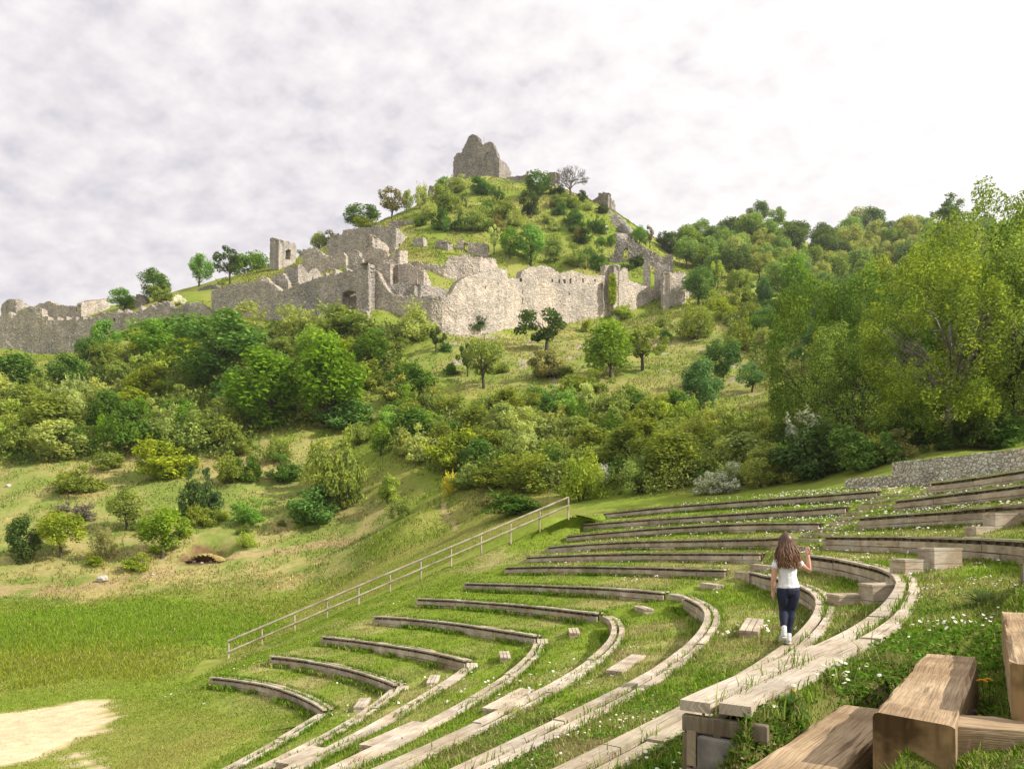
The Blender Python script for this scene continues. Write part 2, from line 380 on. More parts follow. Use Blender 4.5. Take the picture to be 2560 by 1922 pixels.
def mat_stone(name, base, scale=(3.4, 3.4, 5.4), mortar=.55, stain=.5, bump=.1):
    m, nt, out = mat(name)
    g = nd(nt, 'NewGeometry').outputs['Position']
    wob = nd(nt, 'TexNoise', {'Vector': g, 'Scale': 1.2, 'Detail': 2.0}).outputs[1]
    gv = nd(nt, 'VectorMath', {0: g, 1: nd(nt, 'VectorMath', {0: wob, 3: .35}, operation='SCALE').outputs[0]}, operation='ADD').outputs[0]
    mp = nd(nt, 'Mapping', {'Vector': gv, 'Scale': scale}).outputs[0]
    ed = nd(nt, 'TexVoronoi', {'Vector': mp, 'Scale': 1.0}, feature='DISTANCE_TO_EDGE').outputs[0]
    cell = nd(nt, 'TexVoronoi', {'Vector': mp, 'Scale': 1.0}).outputs['Color']
    cv = nd(nt, 'SeparateColor', {0: cell}).outputs[0]
    b = np.array(base)
    cc = ramp(nt, cv, [(0, tuple(b*.74)), (.5, tuple(b)), (1, tuple(np.minimum(b*1.25, .8)))])
    mort = ramp(nt, ed, [(.0, (mortar,)*3), (.13, (1, 1, 1))])
    cc = mixc(nt, 1.0, cc, mort, 'MULTIPLY')
    big = nd(nt, 'TexNoise', {'Vector': g, 'Scale': .16, 'Detail': 6.0, 'Roughness': .7}).outputs[0]
    st = ramp(nt, big, [(.35, (1-stain*.55, 1-stain*.5, 1-stain*.45)), (.62, (1.05, 1.02, .98))])
    cc = mixc(nt, 1.0, cc, st, 'MULTIPLY')
    mid = nd(nt, 'TexNoise', {'Vector': g, 'Scale': .9, 'Detail': 4.0, 'Roughness': .65}).outputs[0]
    cc = mixc(nt, 1.0, cc, ramp(nt, mid, [(.3, (.78, .77, .76)), (.65, (1.06, 1.05, 1.03))]), 'MULTIPLY')
    sk = nd(nt, 'TexNoise', {'Vector': nd(nt, 'Mapping', {'Vector': g, 'Scale': (.55, .55, .07)}).outputs[0], 'Scale': 1.0, 'Detail': 5.0, 'Roughness': .7}).outputs[0]
    cc = mixc(nt, 1.0, cc, ramp(nt, sk, [(.34, (.76, .76, .77)), (.52, (1, 1, 1)), (.7, (1.06, 1.04, 1.02))]), 'MULTIPLY')
    hgt = math_(nt, 'MINIMUM', ed, .25)
    princ(nt, out, cc, .95, .1, math_(nt, 'ADD', hgt, math_(nt, 'MULTIPLY', cv, .12)), 1.0, bump)
    return m
def mat_wood(name, pale, dark, stain=(.35, .62), rough=.8, grey=.55, smin=(.62, .56, .50)):
    m, nt, out = mat(name)
    uv = nd(nt, 'UVMap', uv_map='UVMap').outputs[0]
    isl = nd(nt, 'NewGeometry').outputs['Random Per Island']
    pos = nd(nt, 'NewGeometry').outputs['Position']
    mp = nd(nt, 'Mapping', {'Vector': uv, 'Scale': (1.3, 26, 1)}).outputs[0]
    g1 = nd(nt, 'TexNoise', {'Vector': mp, 'Scale': 1.6, 'Detail': 6.0, 'Roughness': .65, 'Distortion': .4}).outputs[0]
    mp2 = nd(nt, 'Mapping', {'Vector': uv, 'Scale': (.5, 8, 1)}).outputs[0]
    g2 = nd(nt, 'TexNoise', {'Vector': mp2, 'Scale': 2.3, 'Detail': 3.0}).outputs[0]
    pa, da = np.array(pale), np.array(dark)
    c = ramp(nt, g1, [(.26, tuple(da)), (.42, tuple(pa*.8)), (.7, tuple(pa))])
    crack = ramp(nt, g2, [(.30, (.35, .3, .26)), (.36, (1, 1, 1))])
    c = mixc(nt, .8, c, crack, 'MULTIPLY')
    mp3 = nd(nt, 'Mapping', {'Vector': uv, 'Scale': (.55, 30, 1)}).outputs[0]
    g3 = nd(nt, 'TexNoise', {'Vector': mp3, 'Scale': 1.0, 'Detail': 2.0, 'Roughness': .4, 'Distortion': .6}).outputs[0]
    c = mixc(nt, 1.0, c, ramp(nt, g3, [(.27, (.16, .12, .09)), (.31, (1, 1, 1))]), 'MULTIPLY')
    gw = nd(nt, 'TexNoise', {'Vector': pos, 'Scale': .9, 'Detail': 4.0}).outputs[0]
    c = mixc(nt, ramp(nt, gw, [(.42, (0, 0, 0)), (.62, (grey, grey, grey))]), c, nd(nt, 'HueSaturation', {'Saturation': .45, 'Value': .92, 'Color': c}).outputs[0])
    fg = nd(nt, 'TexNoise', {'Vector': nd(nt, 'Mapping', {'Vector': uv, 'Scale': (5, 150, 1)}).outputs[0], 'Scale': 1.0, 'Detail': 3.0, 'Roughness': .6}).outputs[0]
    c = mixc(nt, 1.0, c, ramp(nt, fg, [(.34, (.66, .63, .6)), (.52, (1, 1, 1)), (.7, (1.14, 1.13, 1.12))]), 'MULTIPLY')
    blot = nd(nt, 'TexNoise', {'Vector': pos, 'Scale': 1.7, 'Detail': 5.0, 'Roughness': .6}).outputs[0]
    c = mixc(nt, 1.0, c, ramp(nt, blot, [(stain[0], smin), (stain[1], (1.05, 1.03, 1.0))]), 'MULTIPLY')
    kk = math_(nt, 'MULTIPLY_ADD', isl, .34, .8)
    c = mixc(nt, 1.0, c, nd(nt, 'CombineColor', {0: kk, 1: kk, 2: math_(nt, 'MULTIPLY_ADD', isl, .42, .76)}).outputs[0], 'MULTIPLY')
    princ(nt, out, c, rough, .2, math_(nt, 'ADD', math_(nt, 'ADD', g1, fg), g3), .5, .010)
    return m
def mat_plain(name, c, rough=.8, spec=.2, nscale=0, namp=.2):
    m, nt, out = mat(name)
    if nscale:
        n = nd(nt, 'TexNoise', {'Vector': nd(nt, 'TexCoord').outputs['Object'], 'Scale': nscale, 'Detail': 4.0}).outputs[0]
        c = np.array(c)
        princ(nt, out, ramp(nt, n, [(.3, tuple(c*(1-namp))), (.7, tuple(np.minimum(c*(1+namp), .95)))]), rough, spec, n, .3, .01)
    else: princ(nt, out, c, rough, spec)
    return m

M = {}
M['ground'] = mat_ground(); M['grass'] = mat_grass()
M['seat'] = mat_wood('pale_weathered_plank', (.64, .56, .44), (.38, .31, .22))
M['riser'] = mat_wood('weathered_riser_board', (.70, .60, .46), (.38, .31, .22), (.38, .66))
M['stud'] = mat_wood('dark_frame_timber', (.30, .25, .18), (.16, .13, .09))
M['log'] = mat_wood('squared_log', (.50, .37, .225), (.22, .15, .085), (.40, .60), grey=.15)
M['log_end'] = mat_wood('sawn_log_end', (.40, .27, .135), (.22, .14, .07), (.44, .53), grey=0, smin=(.28, .24, .20))
M['rail'] = mat_wood('round_rail_timber', (.58, .51, .39), (.34, .29, .21))
M['wall'] = mat_stone('castle_masonry', (.61, .54, .475))
M['wall_grey'] = mat_stone('grey_castle_masonry', (.52, .47, .43))
M['keep'] = mat_stone('keep_masonry', (.36, .325, .30), (2.2, 2.2, 3.0))
M['cliff'] = mat_stone('limestone_rock', (.40, .37, .32), (.7, .7, 1.5), .55, .6, .3)
M['garden_wall'] = mat_stone('drystone_wall', (.76, .68, .60), (4.6, 4.6, 7.5), .3, .4, .08)
M['rock'] = mat_plain('pale_boulder', (.48, .45, .41), .9, .1, 3, .35)
M['concrete'] = mat_plain('stained_concrete', (.21, .195, .17), .95, .1, 9, .55)
M['bark'] = mat_bark(); M['bark_grey'] = mat_bark('grey_bark', (.19, .17, .15))
M['metal'] = mat_plain('grey_metal', (.25, .25, .26), .5, .4)

# ------------------------------------------------------------------ camera, sun and cloudy sky
cam_d = bpy.data.cameras.new('camera'); cam = bpy.data.objects.new('camera', cam_d); COL.objects.link(cam)
cam.location = (0, 0, 0); cam.rotation_euler = (math.radians(90), 0, 0)
cam_d.sensor_width = 36; cam_d.lens = 36 * F / 2560; cam_d.shift_y = (HOR - 961) / 2560
cam_d.clip_start = .05; cam_d.clip_end = 6000
SC.camera = cam
SUN = Vector((.93, -.27, 0)).normalized() * math.cos(math.radians(38)) + Vector((0, 0, math.sin(math.radians(38))))
sd = bpy.data.lights.new('sun', 'SUN'); sun = bpy.data.objects.new('sun', sd); COL.objects.link(sun)
sd.energy = 4.3; sd.angle = math.radians(.6); sd.color = (1.0, .93, .82)
sun.rotation_euler = SUN.to_track_quat('Z', 'Y').to_euler(); sun.location = (60, 0, 80)
w = bpy.data.worlds.new('World'); SC.world = w; w.use_nodes = True
nt = w.node_tree; nt.nodes.clear()
wo = nt.nodes.new('ShaderNodeOutputWorld')
sky = nd(nt, 'TexSky', sky_type='NISHITA'); sky.sun_disc = False
sky.sun_elevation = math.radians(38); sky.sun_rotation = math.atan2(SUN.x, SUN.y)
bg1 = nd(nt, 'Background', {'Color': sky.outputs[0], 'Strength': .10})
dirv = nd(nt, 'TexCoord').outputs['Generated']
sx = nd(nt, 'SeparateXYZ', {0: dirv})
zz = math_(nt, 'ADD', math_(nt, 'MAXIMUM', sx.outputs[2], 0.0), .42)
pl = nd(nt, 'CombineXYZ', {0: math_(nt, 'DIVIDE', sx.outputs[0], zz), 1: math_(nt, 'DIVIDE', sx.outputs[1], zz), 2: 0.0}).outputs[0]
rot = nd(nt, 'Mapping', {'Vector': pl, 'Rotation': (0, 0, .6), 'Scale': (1.0, 1.25, 1)}).outputs[0]
nb = nd(nt, 'TexNoise', {'Vector': rot, 'Scale': 1.5, 'Detail': 3.0, 'Roughness': .5}).outputs[0]
np_ = nd(nt, 'TexNoise', {'Vector': rot, 'Scale': 17.0, 'Detail': 5.0, 'Roughness': .56, 'Distortion': .1}).outputs[0]
dens = math_(nt, 'ADD', math_(nt, 'MULTIPLY_ADD', nb, .42, -.04), math_(nt, 'MULTIPLY', np_, .66))
toward = nd(nt, 'VectorMath', {0: dirv, 1: tuple(SUN)}, operation='DOT_PRODUCT').outputs['Value']
glow = math_(nt, 'MULTIPLY_ADD', math_(nt, 'MAXIMUM', toward, -.2), .62, .0)
lum = math_(nt, 'ADD', dens, math_(nt, 'MULTIPLY', glow, .72))
ccol = ramp(nt, lum, [(.22, (.57, .55, .61)), (.38, (.69, .655, .69)), (.52, (.81, .775, .785)), (.68, (.93, .90, .89)), (.88, (1.03, 1.01, .99)), (1.0, (1.1, 1.08, 1.05))])
bg2 = nd(nt, 'Background', {'Color': ccol, 'Strength': .84})
cover = ramp(nt, math_(nt, 'ADD', dens, math_(nt, 'MULTIPLY', glow, .3)), [(.24, (.80, .80, .80)), (.42, (1, 1, 1))])
ms = nd(nt, 'MixShader', {0: cover, 1: bg1.outputs[0], 2: bg2.outputs[0]})
nt.links.new(ms.outputs[0], wo.inputs[0])
SC.view_settings.view_transform = 'Standard'; SC.view_settings.look = 'None'
SC.view_settings.exposure = .5; SC.view_settings.gamma = 1
SC.cycles.max_bounces = 5; SC.cycles.diffuse_bounces = 3; SC.cycles.transparent_max_bounces = 4
SC.cycles.use_denoising = True

# ------------------------------------------------------------------ ground colours (the colours the ground itself has)
LUSH = np.array([.175, .255, .03]); GREEN = np.array([.185, .24, .034]); DRY = np.array([.34, .285, .105])
TAN = np.array([.34, .26, .14]); SAND = np.array([.60, .47, .30]); RED = np.array([.17, .105, .055]); SCREE = np.array([.36, .33, .28])
def dpix(x, y, z):
    yy = np.maximum(y, .5)
    return (CX + F*x/yy) / K, (HOR - F*z/yy) / K
Z_SAND = [(-90,1548),(0,1545),(63,1535),(131,1524),(202,1510),(249,1512),(219,1527),(260,1549),(224,1568),(227,1579),(164,1592),(148,1617),(170,1628),(189,1644),(240,1661),(200,1675),(175,1650),(137,1620),(104,1622),(60,1640),(10,1655),(-90,1668)]
Z_DRY = [(-200,1010),(300,960),(560,940),(700,960),(760,1040),(820,1080),(860,1110),(800,1150),(780,1185),(820,1210),(640,1275),(430,1275),(200,1292),(-200,1292)]
Z_DRY2 = [(880,770),(960,720),(1500,690),(1680,760),(1640,870),(1480,890),(1180,850),(1000,850)]
Z_LUSH = [(-200,1292),(200,1296),(700,1274),(560,1380),(480,1415),(300,1468),(-200,1472)]
Z_LUSH2 = [(-200,1320),(250,1312),(560,1310),(600,1350),(460,1400),(-200,1420)]
Z_PATH = [(-60,1262),(120,1265),(230,1250),(400,1213),(480,1198),(640,1172),(760,1160),(760,1172),(640,1190),(490,1215),(380,1240),(230,1268),(120,1285),(-60,1290)]
Z_PIT = [(385,1222),(402,1192),(425,1180),(455,1184),(495,1208),(470,1216),(430,1219)]
Z_TRAIL = [(952,1080),(960,1076),(963,1098),(975,1118),(992,1145),(982,1146),(968,1122),(955,1104)]
def ground_col(x, y, z):
    x = np.asarray(x, float); y = np.asarray(y, float)
    far = np.clip(y / 60, .12, 1.6)
    jx = (fbm(x, y, 5, 21) - .5); jy = (fbm(x, y, 5, 22) - .5); kx = (fbm(x, y, .8, 41) - .5); ky = (fbm(x, y, .8, 42) - .5)
    px, py = dpix(x, y, z)
    qx = px + (jx*110 + kx*60) ; qy = py + jy*60 + ky*34
    n = fbm(x, y, 7, 1); n2 = fbm(x, y, 1.6, 2)
    g = np.clip((n - .40) * 3.2 + (n2 - .5) * 1.6, 0, 1)[:, None]
    c = GREEN*(1-g) + DRY*g*.55 + GREEN*.45*g
    front = y > 14
    dry = (front & (inpoly(qx, qy, Z_DRY) | inpoly(qx, qy, Z_DRY2)))[:, None]
    gd = np.clip((n - .34) * 2.2 + (n2 - .43) * 2.4, 0, 1)[:, None]
    c = np.where(dry, GREEN*(1-gd)*.9 + DRY*gd + 0.02, c)
    lush = (front & inpoly(qx, qy, Z_LUSH))[:, None]; lush2 = (front & inpoly(qx, qy, Z_LUSH2))[:, None]
    c = np.where(lush, GREEN*1.05*(1-g*.4) + DRY*g*.35, c)
    c = np.where(lush2, LUSH*(1-g*.4)+GREEN*g*.4, c)
    d2 = (front & inpoly(qx, qy, Z_DRY2))[:, None]; c = np.where(d2, c*.62 + GREEN*.36, c)
    stony = (front & inpoly(qx, qy, Z_DRY2) & (fbm(x, y, 3.2, 61) > .70))[:, None]
    c = np.where(stony, SCREE*.6 + TAN*.35, c)
    c = np.where((front & inpoly(qx, py + jy*8 + ky*4, Z_PATH) & (n2 > .40))[:, None], TAN*.75 + DRY*.3, c)
    tr = px + kx*4
    c = np.where((front & inpoly(tr, py, Z_TRAIL))[:, None], TAN*1.05, c)
    c = np.where((front & inpoly(px + kx*8, py + ky*6, Z_PIT))[:, None], RED*(.8 + .5*n2[:, None]), c)
    sx_, sy_ = px + jx*10 + kx*26, py + jy*6 + ky*12
    c = np.where((front & inpoly(sx_, sy_, Z_SAND))[:, None], SAND*(.9 + .2*n2[:, None]), c)
    return c
def is_bare(x, y, z):
    px, py = dpix(x, y, z); kx = (fbm(x, y, .8, 41) - .5); ky = (fbm(x, y, .8, 42) - .5); jx = (fbm(x, y, 5, 21) - .5); jy = (fbm(x, y, 5, 22) - .5)
    return (y > 14) & (inpoly(px + jx*10 + kx*26, py + jy*6 + ky*12, Z_SAND) | inpoly(px, py, Z_PIT) | inpoly(px, py, Z_TRAIL))

nx, ny = len(GX), len(GY)
V = np.stack([_gx.ravel(), _gy.ravel(), GZ.ravel()], 1)
# the terraces have their own ground; keep the wide sheet just below it there
ids = (np.arange(ny-1)[:, None]*nx + np.arange(nx-1)).ravel()
Q = np.stack([ids, ids+1, ids+nx+1, ids+nx], 1)
tcol = ground_col(V[:, 0], V[:, 1], V[:, 2])
me = mesh_np('hillside_ground', V, [Q], None, tcol, None, True)
terrain = tag(link('hillside_ground', me, M['ground']), kind='structure')

# ------------------------------------------------------------------ terraces (stepped lawn between the benches)
J = len(LOFT[0][0]); rings = []
def _hb(k):
    h = np.full(J, .43); h[:NX+NL+2] = .35
    if k >= 7: h[:NX+NL+2] = .38; h[NX+NL+2:] = .46
    return h
HB = [_hb(k) for k in range(12)]
P0, N0, S0 = LOFT[0]
def ring(P, N, off, dz):
    r = P.copy(); r[:, :2] += N * off; r[:, 2] += dz; return r
r_in = ring(P0, N0, -5.0, 0); r_in[:, 2] = H(r_in[:, 0], r_in[:, 1]) - .15
r_md = ring(P0, N0, -1.6, -.55)
rings += [r_in, r_in*.5 + r_md*.5, r_md]
ring_k = [0, 0, 0]
for k in range(12):
    P, N, S = LOFT[k]
    lowr = np.full(J, .23)
    if k == 7: lowr[-NE:] = .56
    f = ring(P, N, .075, -HB[k]*S - lowr*(1-S)); b = ring(P, N, .285, -.035*S - lowr*(1-S))
    rings.append(f); rings.append(b); ring_k += [k, k]
    if k < 11:
        P2, N2, S2 = LOFT[k+1]
        lowr2 = np.full(J, .23)
        if k == 6: lowr2[-NE:] = .56
        f2 = ring(P2, N2, .075, -HB[k+1]*S2 - lowr2*(1-S2))
    else:
        f2 = ring(P, N, 4.4, .5); _b = np.clip((np.arange(J)-NX)/6, 0, 1); f2 = f2*_b[:, None] + ring(P, N, .55, -.1)*(1-_b[:, None])
    for u in (.12, .26, .42, .58, .74, .88):
        q = b*(1-u) + f2*u
        q[:, 2] += (fbm(q[:, 0], q[:, 1], 1.3, 31) - .5) * .12 + .03*math.sin(u*math.pi)
        rings.append(q); ring_k.append(k)
rings.append(f2); ring_k.append(12)
f3 = f2.copy(); f3[:, :2] += LOFT[11][1]*(3.0-1.0*_b[:, None]); f3[:, 2] = H(f3[:, 0], f3[:, 1]) - .2
rings.append(f3)
LV = np.concatenate(rings); nr = len(rings)
_q8 = PATH['M8']; _d8 = np.array([np.min(np.hypot(_q8[:, 0]-a, _q8[:, 1]-b)) if (abs(a) < 8 and b < 9) else 9 for a, b in LV[:, :2]])
LV[:, 2] -= .19*np.clip((LV[:, 1]-1.8)/1.4, np.where(LV[:, 0] > 1.2, .15, .45), 1)*np.clip((6.0-LV[:, 1])/1.8, 0, 1)*np.clip((LV[:, 0]-.25)/.4, 0, 1)*np.clip((_d8-.25)/.45, 0, 1)*np.clip((LV[:, 1]+1)/1.5, 0, 1)*(LV[:, 2] > -1.35)
_m = (LV[:, 0] > 1.18) & (LV[:, 0] < 2.6) & (LV[:, 1] > .8) & (LV[:, 1] < 2.85)
LV[_m, 2] = np.maximum(LV[_m, 2], -.79)
ids = (np.arange(nr-1)[:, None]*J + np.arange(J-1)).ravel()
LQ = np.stack([ids, ids+1, ids+J+1, ids+J], 1)
def terrace_col(x, y):
    n = fbm(x, y, 3.0, 71); n2 = fbm(x, y, .7, 72)
    right = np.clip((x*0 + (18 - y) / 14 + .4), 0, 1)
    g = np.clip((n - .5) * 3.0 + (n2 - .5) * 1.8 + right*.5 - .05, 0, 1)[:, None]
    c = np.array([.175, .24, .028])*(1-g) + np.array([.32, .29, .115])*g
    t = np.clip((fbm(x, y, 1.1, 77) - .57) * 8, 0, 1)[:, None] * np.clip(right+.15, 0, 1)[:, None]
    return c*(1-t*.7) + TAN*.8*t*.7
_tc = terrace_col(LV[:, 0], LV[:, 1]); _g = ground_col(LV[:, 0], LV[:, 1], LV[:, 2]); _tc[:2*J] = _g[:2*J]; _tc[2*J:3*J] = (_g[2*J:3*J]+_tc[2*J:3*J])/2
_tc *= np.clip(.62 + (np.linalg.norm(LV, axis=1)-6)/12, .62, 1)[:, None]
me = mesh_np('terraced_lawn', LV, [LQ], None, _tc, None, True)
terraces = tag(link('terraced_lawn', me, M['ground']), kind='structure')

# ------------------------------------------------------------------ benches
def strip(mb, P, N, o0, o1, z0, z1, brk=2.4, m=0, jit=.006, seed=0, gap=.011):
    s = np.concatenate([[0], np.cumsum(np.hypot(*np.diff(P[:, :2], axis=0).T))]); L = s[-1]
    rr = random.Random(seed); cuts = [0.0]
    while cuts[-1] < L - brk*1.3: cuts.append(cuts[-1] + brk*rr.uniform(.85, 1.15))
    cuts.append(L)
    for a, b in zip(cuts[:-1], cuts[1:]):
        a2, b2 = a + gap, b - gap
        n = max(2, int((b2-a2)/.35) + 1); t = np.linspace(a2, b2, n)
        q = np.stack([np.interp(t, s, P[:, i]) for i in range(3)], 1); nn = np.stack([np.interp(t, s, N[:, i]) for i in range(2)], 1)
        dz = rr.uniform(-jit, jit); do = rr.uniform(-jit, jit); uo = rr.uniform(0, 50); vo = rr.uniform(0, 50)
        tilt = rr.uniform(-jit, jit)
        rows = []
        for (o, z) in ((o0, z0), (o1, z0), (o1, z1), (o0, z1)):
            r = q.copy(); r[:, :2] += nn*(o+do); r[:, 2] += z + dz + tilt*(t-t[0])/(b2-a2)
            rows.append(r)
        Vv = np.stack(rows, 1).reshape(-1, 3)
        U = np.stack([np.repeat(t, 4) + uo, np.tile(np.array([0, abs(o1-o0)+.001, abs(o1-o0)+abs(z1-z0), -abs(z1-z0)]), n) + vo], 1)
        fs = []
        for i in range(n-1):
            for j in range(4):
                k2 = (j+1) % 4
                fs.append((i*4+j, i*4+k2, (i+1)*4+k2, (i+1)*4+j))
        fs.append((3, 2, 1, 0)); e = (n-1)*4; fs.append((e, e+1, e+2, e+3))
        mb.add(Vv, fs, U, m)
ORD = ['lowest', 'second', 'third', 'fourth', 'fifth', 'sixth', 'seventh', 'eighth', 'ninth', 'tenth', 'eleventh', 'topmost']
for k in range(1, 13):
    for side in 'LM':
        P = PATH['%s%d' % (side, k)]; N = normals(P); sd_ = k*10 + (side == 'M')
        if side == 'L': lab = '%s wooden bench row from the bottom in the far block, beside the handrail' % ORD[k-1]
        else: lab = '%s wooden bench row from the bottom in the near block, right of the aisle' % ORD[k-1]
        if (side, k) == ('M', 7): lab = 'curved wooden bench row whose pale planks the girl is walking on'
        if (side, k) == ('M', 8): lab = 'curved wooden bench row ending in the foreground on a stained concrete block'
        if (side, k) == ('M', 12): lab = 'topmost wooden bench row at the right, just below the two dry stone walls'
        c = P.mean(0)
        root = empty('bench_row', tuple(P[0]), lab, 'bench', 'curved bench rows of the theatre')
        off = P[0].copy(); Q_ = P - off
        a = MB(); strip(a, Q_, N, -.015, .118, -.045, 0, 2.4, 0, .010, sd_); a.build('seat_plank', M['seat'], root)
        a = MB(); strip(a, Q_, N, .166, .298, -.049, -.004, 2.4, 0, .010, sd_+500); a.build('seat_plank', M['seat'], root)
        a = MB()
        for r, (zt, zb) in enumerate(((-.125, -.275), (-.29, -.44), (-.455, -.62))):
            strip(a, Q_, N, .025, .065, zb, zt, 2.0, 0, .005, sd_*7+r)
        a.build('riser', M['riser'], root)
        a = MB(); s = np.concatenate([[0], np.cumsum(np.hypot(*np.diff(Q_[:, :2], axis=0).T))])
        for t in np.arange(.12, s[-1]-.3, .42):
            q = np.array([np.interp(t, s, Q_[:, i]) for i in range(3)]); n = np.array([np.interp(t, s, N[:, i]) for i in range(2)]); d = np.array([-n[1], n[0]])
            Vv = []
            for z in (-.6, -.062):
                for (o, w_) in ((.068, -.03), (.13, -.03), (.13, .03), (.068, .03)): Vv.append((q[0]+n[0]*o+d[0]*w_, q[1]+n[1]*o+d[1]*w_, q[2]+z))
            a.add(Vv, [(0,3,2,1),(4,5,6,7),(0,1,5,4),(1,2,6,5),(2,3,7,6),(3,0,4,7)], [(v[2], v[0]) for v in Vv])
        strip(a, Q_, N, .14, .17, -.6, -.065, 30, 0, 0, 3)
        a.build('stud_frame', M['stud'], root)
        if side == 'M' and k in (8, 9):
            e = Q_[-1]; n = N[-1]; d = np.array([n[1], -n[0]]); 
            if (Q_[-1]-Q_[-4])[:2] @ d < 0: d = -d
            def obox(o0, o1, w0, w1, z0, z1):
                return [(e[0]+n[0]*o+d[0]*w_, e[1]+n[1]*o+d[1]*w_, e[2]+z) for z in (z0, z1) for (o, w_) in ((o0,w0),(o1,w0),(o1,w1),(o0,w1))]
            FB = [(0,3,2,1),(4,5,6,7),(0,1,5,4),(1,2,6,5),(2,3,7,6),(3,0,4,7)]
            def ob(nm, m_, *a_):
                Vv = np.array(obox(*a_)); b_ = MB(); b_.add(Vv, FB, [(v[2]*1.0, v[0]+v[1]) for v in Vv])
                o = b_.build(nm, m_, root); bv = o.modifiers.new('bevel', 'BEVEL'); bv.width = .008; bv.segments = 2; return o
            ob('cross_beam', M['stud'], .0, .36, -.05, -.012, -.135, -.062)
            ob('end_post', M['stud'], .0, .036, -.09, -.02, -.75, -.14)
            ob('end_post', M['rail'], .042, .068, -.085, -.025, -.75, -.14)
            ob('concrete_block', M['concrete'],   .074, .30, -.16, .006, -.75, -.142)

# ------------------------------------------------------------------ step blocks of the stair aisles
def step_block(p, d, L, Wd, Hh, label, group, wood='seat'):
    d = np.array(d, float); d /= np.linalg.norm(d); rz = math.atan2(d[1], d[0])
    root = empty('step_block', tuple(p), label, 'step', group, rz)
    a = MB(); nb_ = 3 if Wd > .28 else 2; g = .008
    for i in range(nb_):
        y0 = -Wd/2 + i*Wd/nb_ + g; y1 = -Wd/2 + (i+1)*Wd/nb_ - g
        b0 = len(a.V); a.box((-L/2, y0, -.045), (L/2, y1, random.uniform(-.004, .004)))
        a.U[-1] = np.array([(v[0]+i*7, v[1]*1+v[2]) for v in a.V[-1]])
    a.build('tread', M[wood], root)
    a = MB()
    for i, (z1, z0) in enumerate(((-.05, -.05-(Hh-.05)*.49), (-.05-(Hh-.05)*.51, -Hh-.2))):
        a.box((-L/2+.012, -Wd/2+.012, z0), (L/2-.012, Wd/2-.012, z1)); a.U[-1] = np.array([(v[0]+v[1], v[2]) for v in a.V[-1]])
    a.build('riser', M['riser'], root)
    return root
def rowpoint(k, t, off=0.0):     # t: 0 at the aisle end of the far block .. 1 at the start of the near block
    a = PATH['L%d' % k][-1]; b = PATH['M%d' % k][0]
    return a*(1-t) + b*t
for k in range(1, 8):
    a = rowpoint(k, .55); b = rowpoint(k+1, .55); n = b - a
    tang = PATH['M%d' % k][0] - PATH['L%d' % k][-1]
    mid = a*.42 + b*.58; mid[2] = (a[2]*.6 + b[2]*.4) - .02
    step_block(mid, tang[:2], 1.05, .30, .22, 'pale half step on the aisle grass between the %s and %s bench rows' % (ORD[k-1], ORD[k]), 'half steps of the middle aisle')
    q = rowpoint(k, .6); q[:2] += n[:2]/np.linalg.norm(n[:2])*.25; q[2] -= .05
    if k > 1: step_block(q, tang[:2], .95, .32, .3, 'pale wooden step filling the aisle gap of the %s bench row' % ORD[k-1], 'steps in the bench gaps')
for k in range(8, 12):
    for i, u in enumerate((.2, .5, .8)):
        a = rowpoint(k, .5); b = rowpoint(k+1, .5); p = a*(1-u) + b*u; p[2] -= .19
        tang = PATH['M%d' % k][0] - PATH['L%d' % k][-1]
        step_block(p, tang[:2], min(1.7, np.linalg.norm(tang)*.7), .16, .16, 'narrow plank step number among those climbing from the %s to the %s bench row'.replace(' number', '') % (ORD[k-1], ORD[k]), 'plank steps of the upper aisle from the %s row' % ORD[k-1], 'riser')
def block_px(pa, pb, z, Wd, Hh, lab):     # block from its near top end to its far top end
    A = wp(pa[0], pa[1], z*F/(HOR-pa[1])); B = wp(pb[0], pb[1], z*F/(HOR-pb[1]))
    step_block((A+B)/2, (B-A)[:2], np.linalg.norm(B-A), Wd, Hh, lab, 'half steps of the near aisle')
block_px((705,1906), (800,1866), -4.05, .3, .25, 'long pale half step near the bottom edge, left of the third bench row')
block_px((915,1862), (1048,1803), -3.45, .3, .25, 'long pale half step with a dark end between the third and fourth near bench rows')
block_px((1225,1770), (1318,1720), -2.95, .3, .25, 'long pale half step with a dark end between the fourth and fifth near bench rows')
block_px((1535,1676), (1597,1636), -2.4, .3, .22, 'pale half step beside daisies between the fifth and sixth near bench rows')
block_px((1871,1576), (1888,1545), -1.68, .32, .25, 'short pale half step on the grass just left of the walking girl')
def block_at(x, y, z, d, L, Wd, Hh, lab): step_block(np.array([x, y, z]), d, L, Wd, Hh, lab, 'double steps of the near aisle')
block_at(5.70, 12.6, -1.12, (1, .12), .52, .42, .3, 'low slatted wooden step in the grass right of the girl')
block_at(6.10, 12.3, -.92, (1, .12), .50, .42, .5, 'high slatted wooden step beside the low one, against the curved bench right of the girl')
block_at(7.15, 13.3, -.55, (1, .25), .55, .4, .3, 'low wooden step in the grass below the long ninth bench row')
block_at(7.72, 13.35, -.355, (1, .25), .62, .4, .5, 'high dark sided wooden step leaning on the long ninth bench row')
block_at(10.25, 16.2, .04, (1, .1), .5, .4, .4, 'low grey step in the daisies below the tenth bench row at the right')
block_at(10.85, 16.4, .33, (1, .1), .62, .4, .5, 'high grey step against the tenth bench row at the right edge')

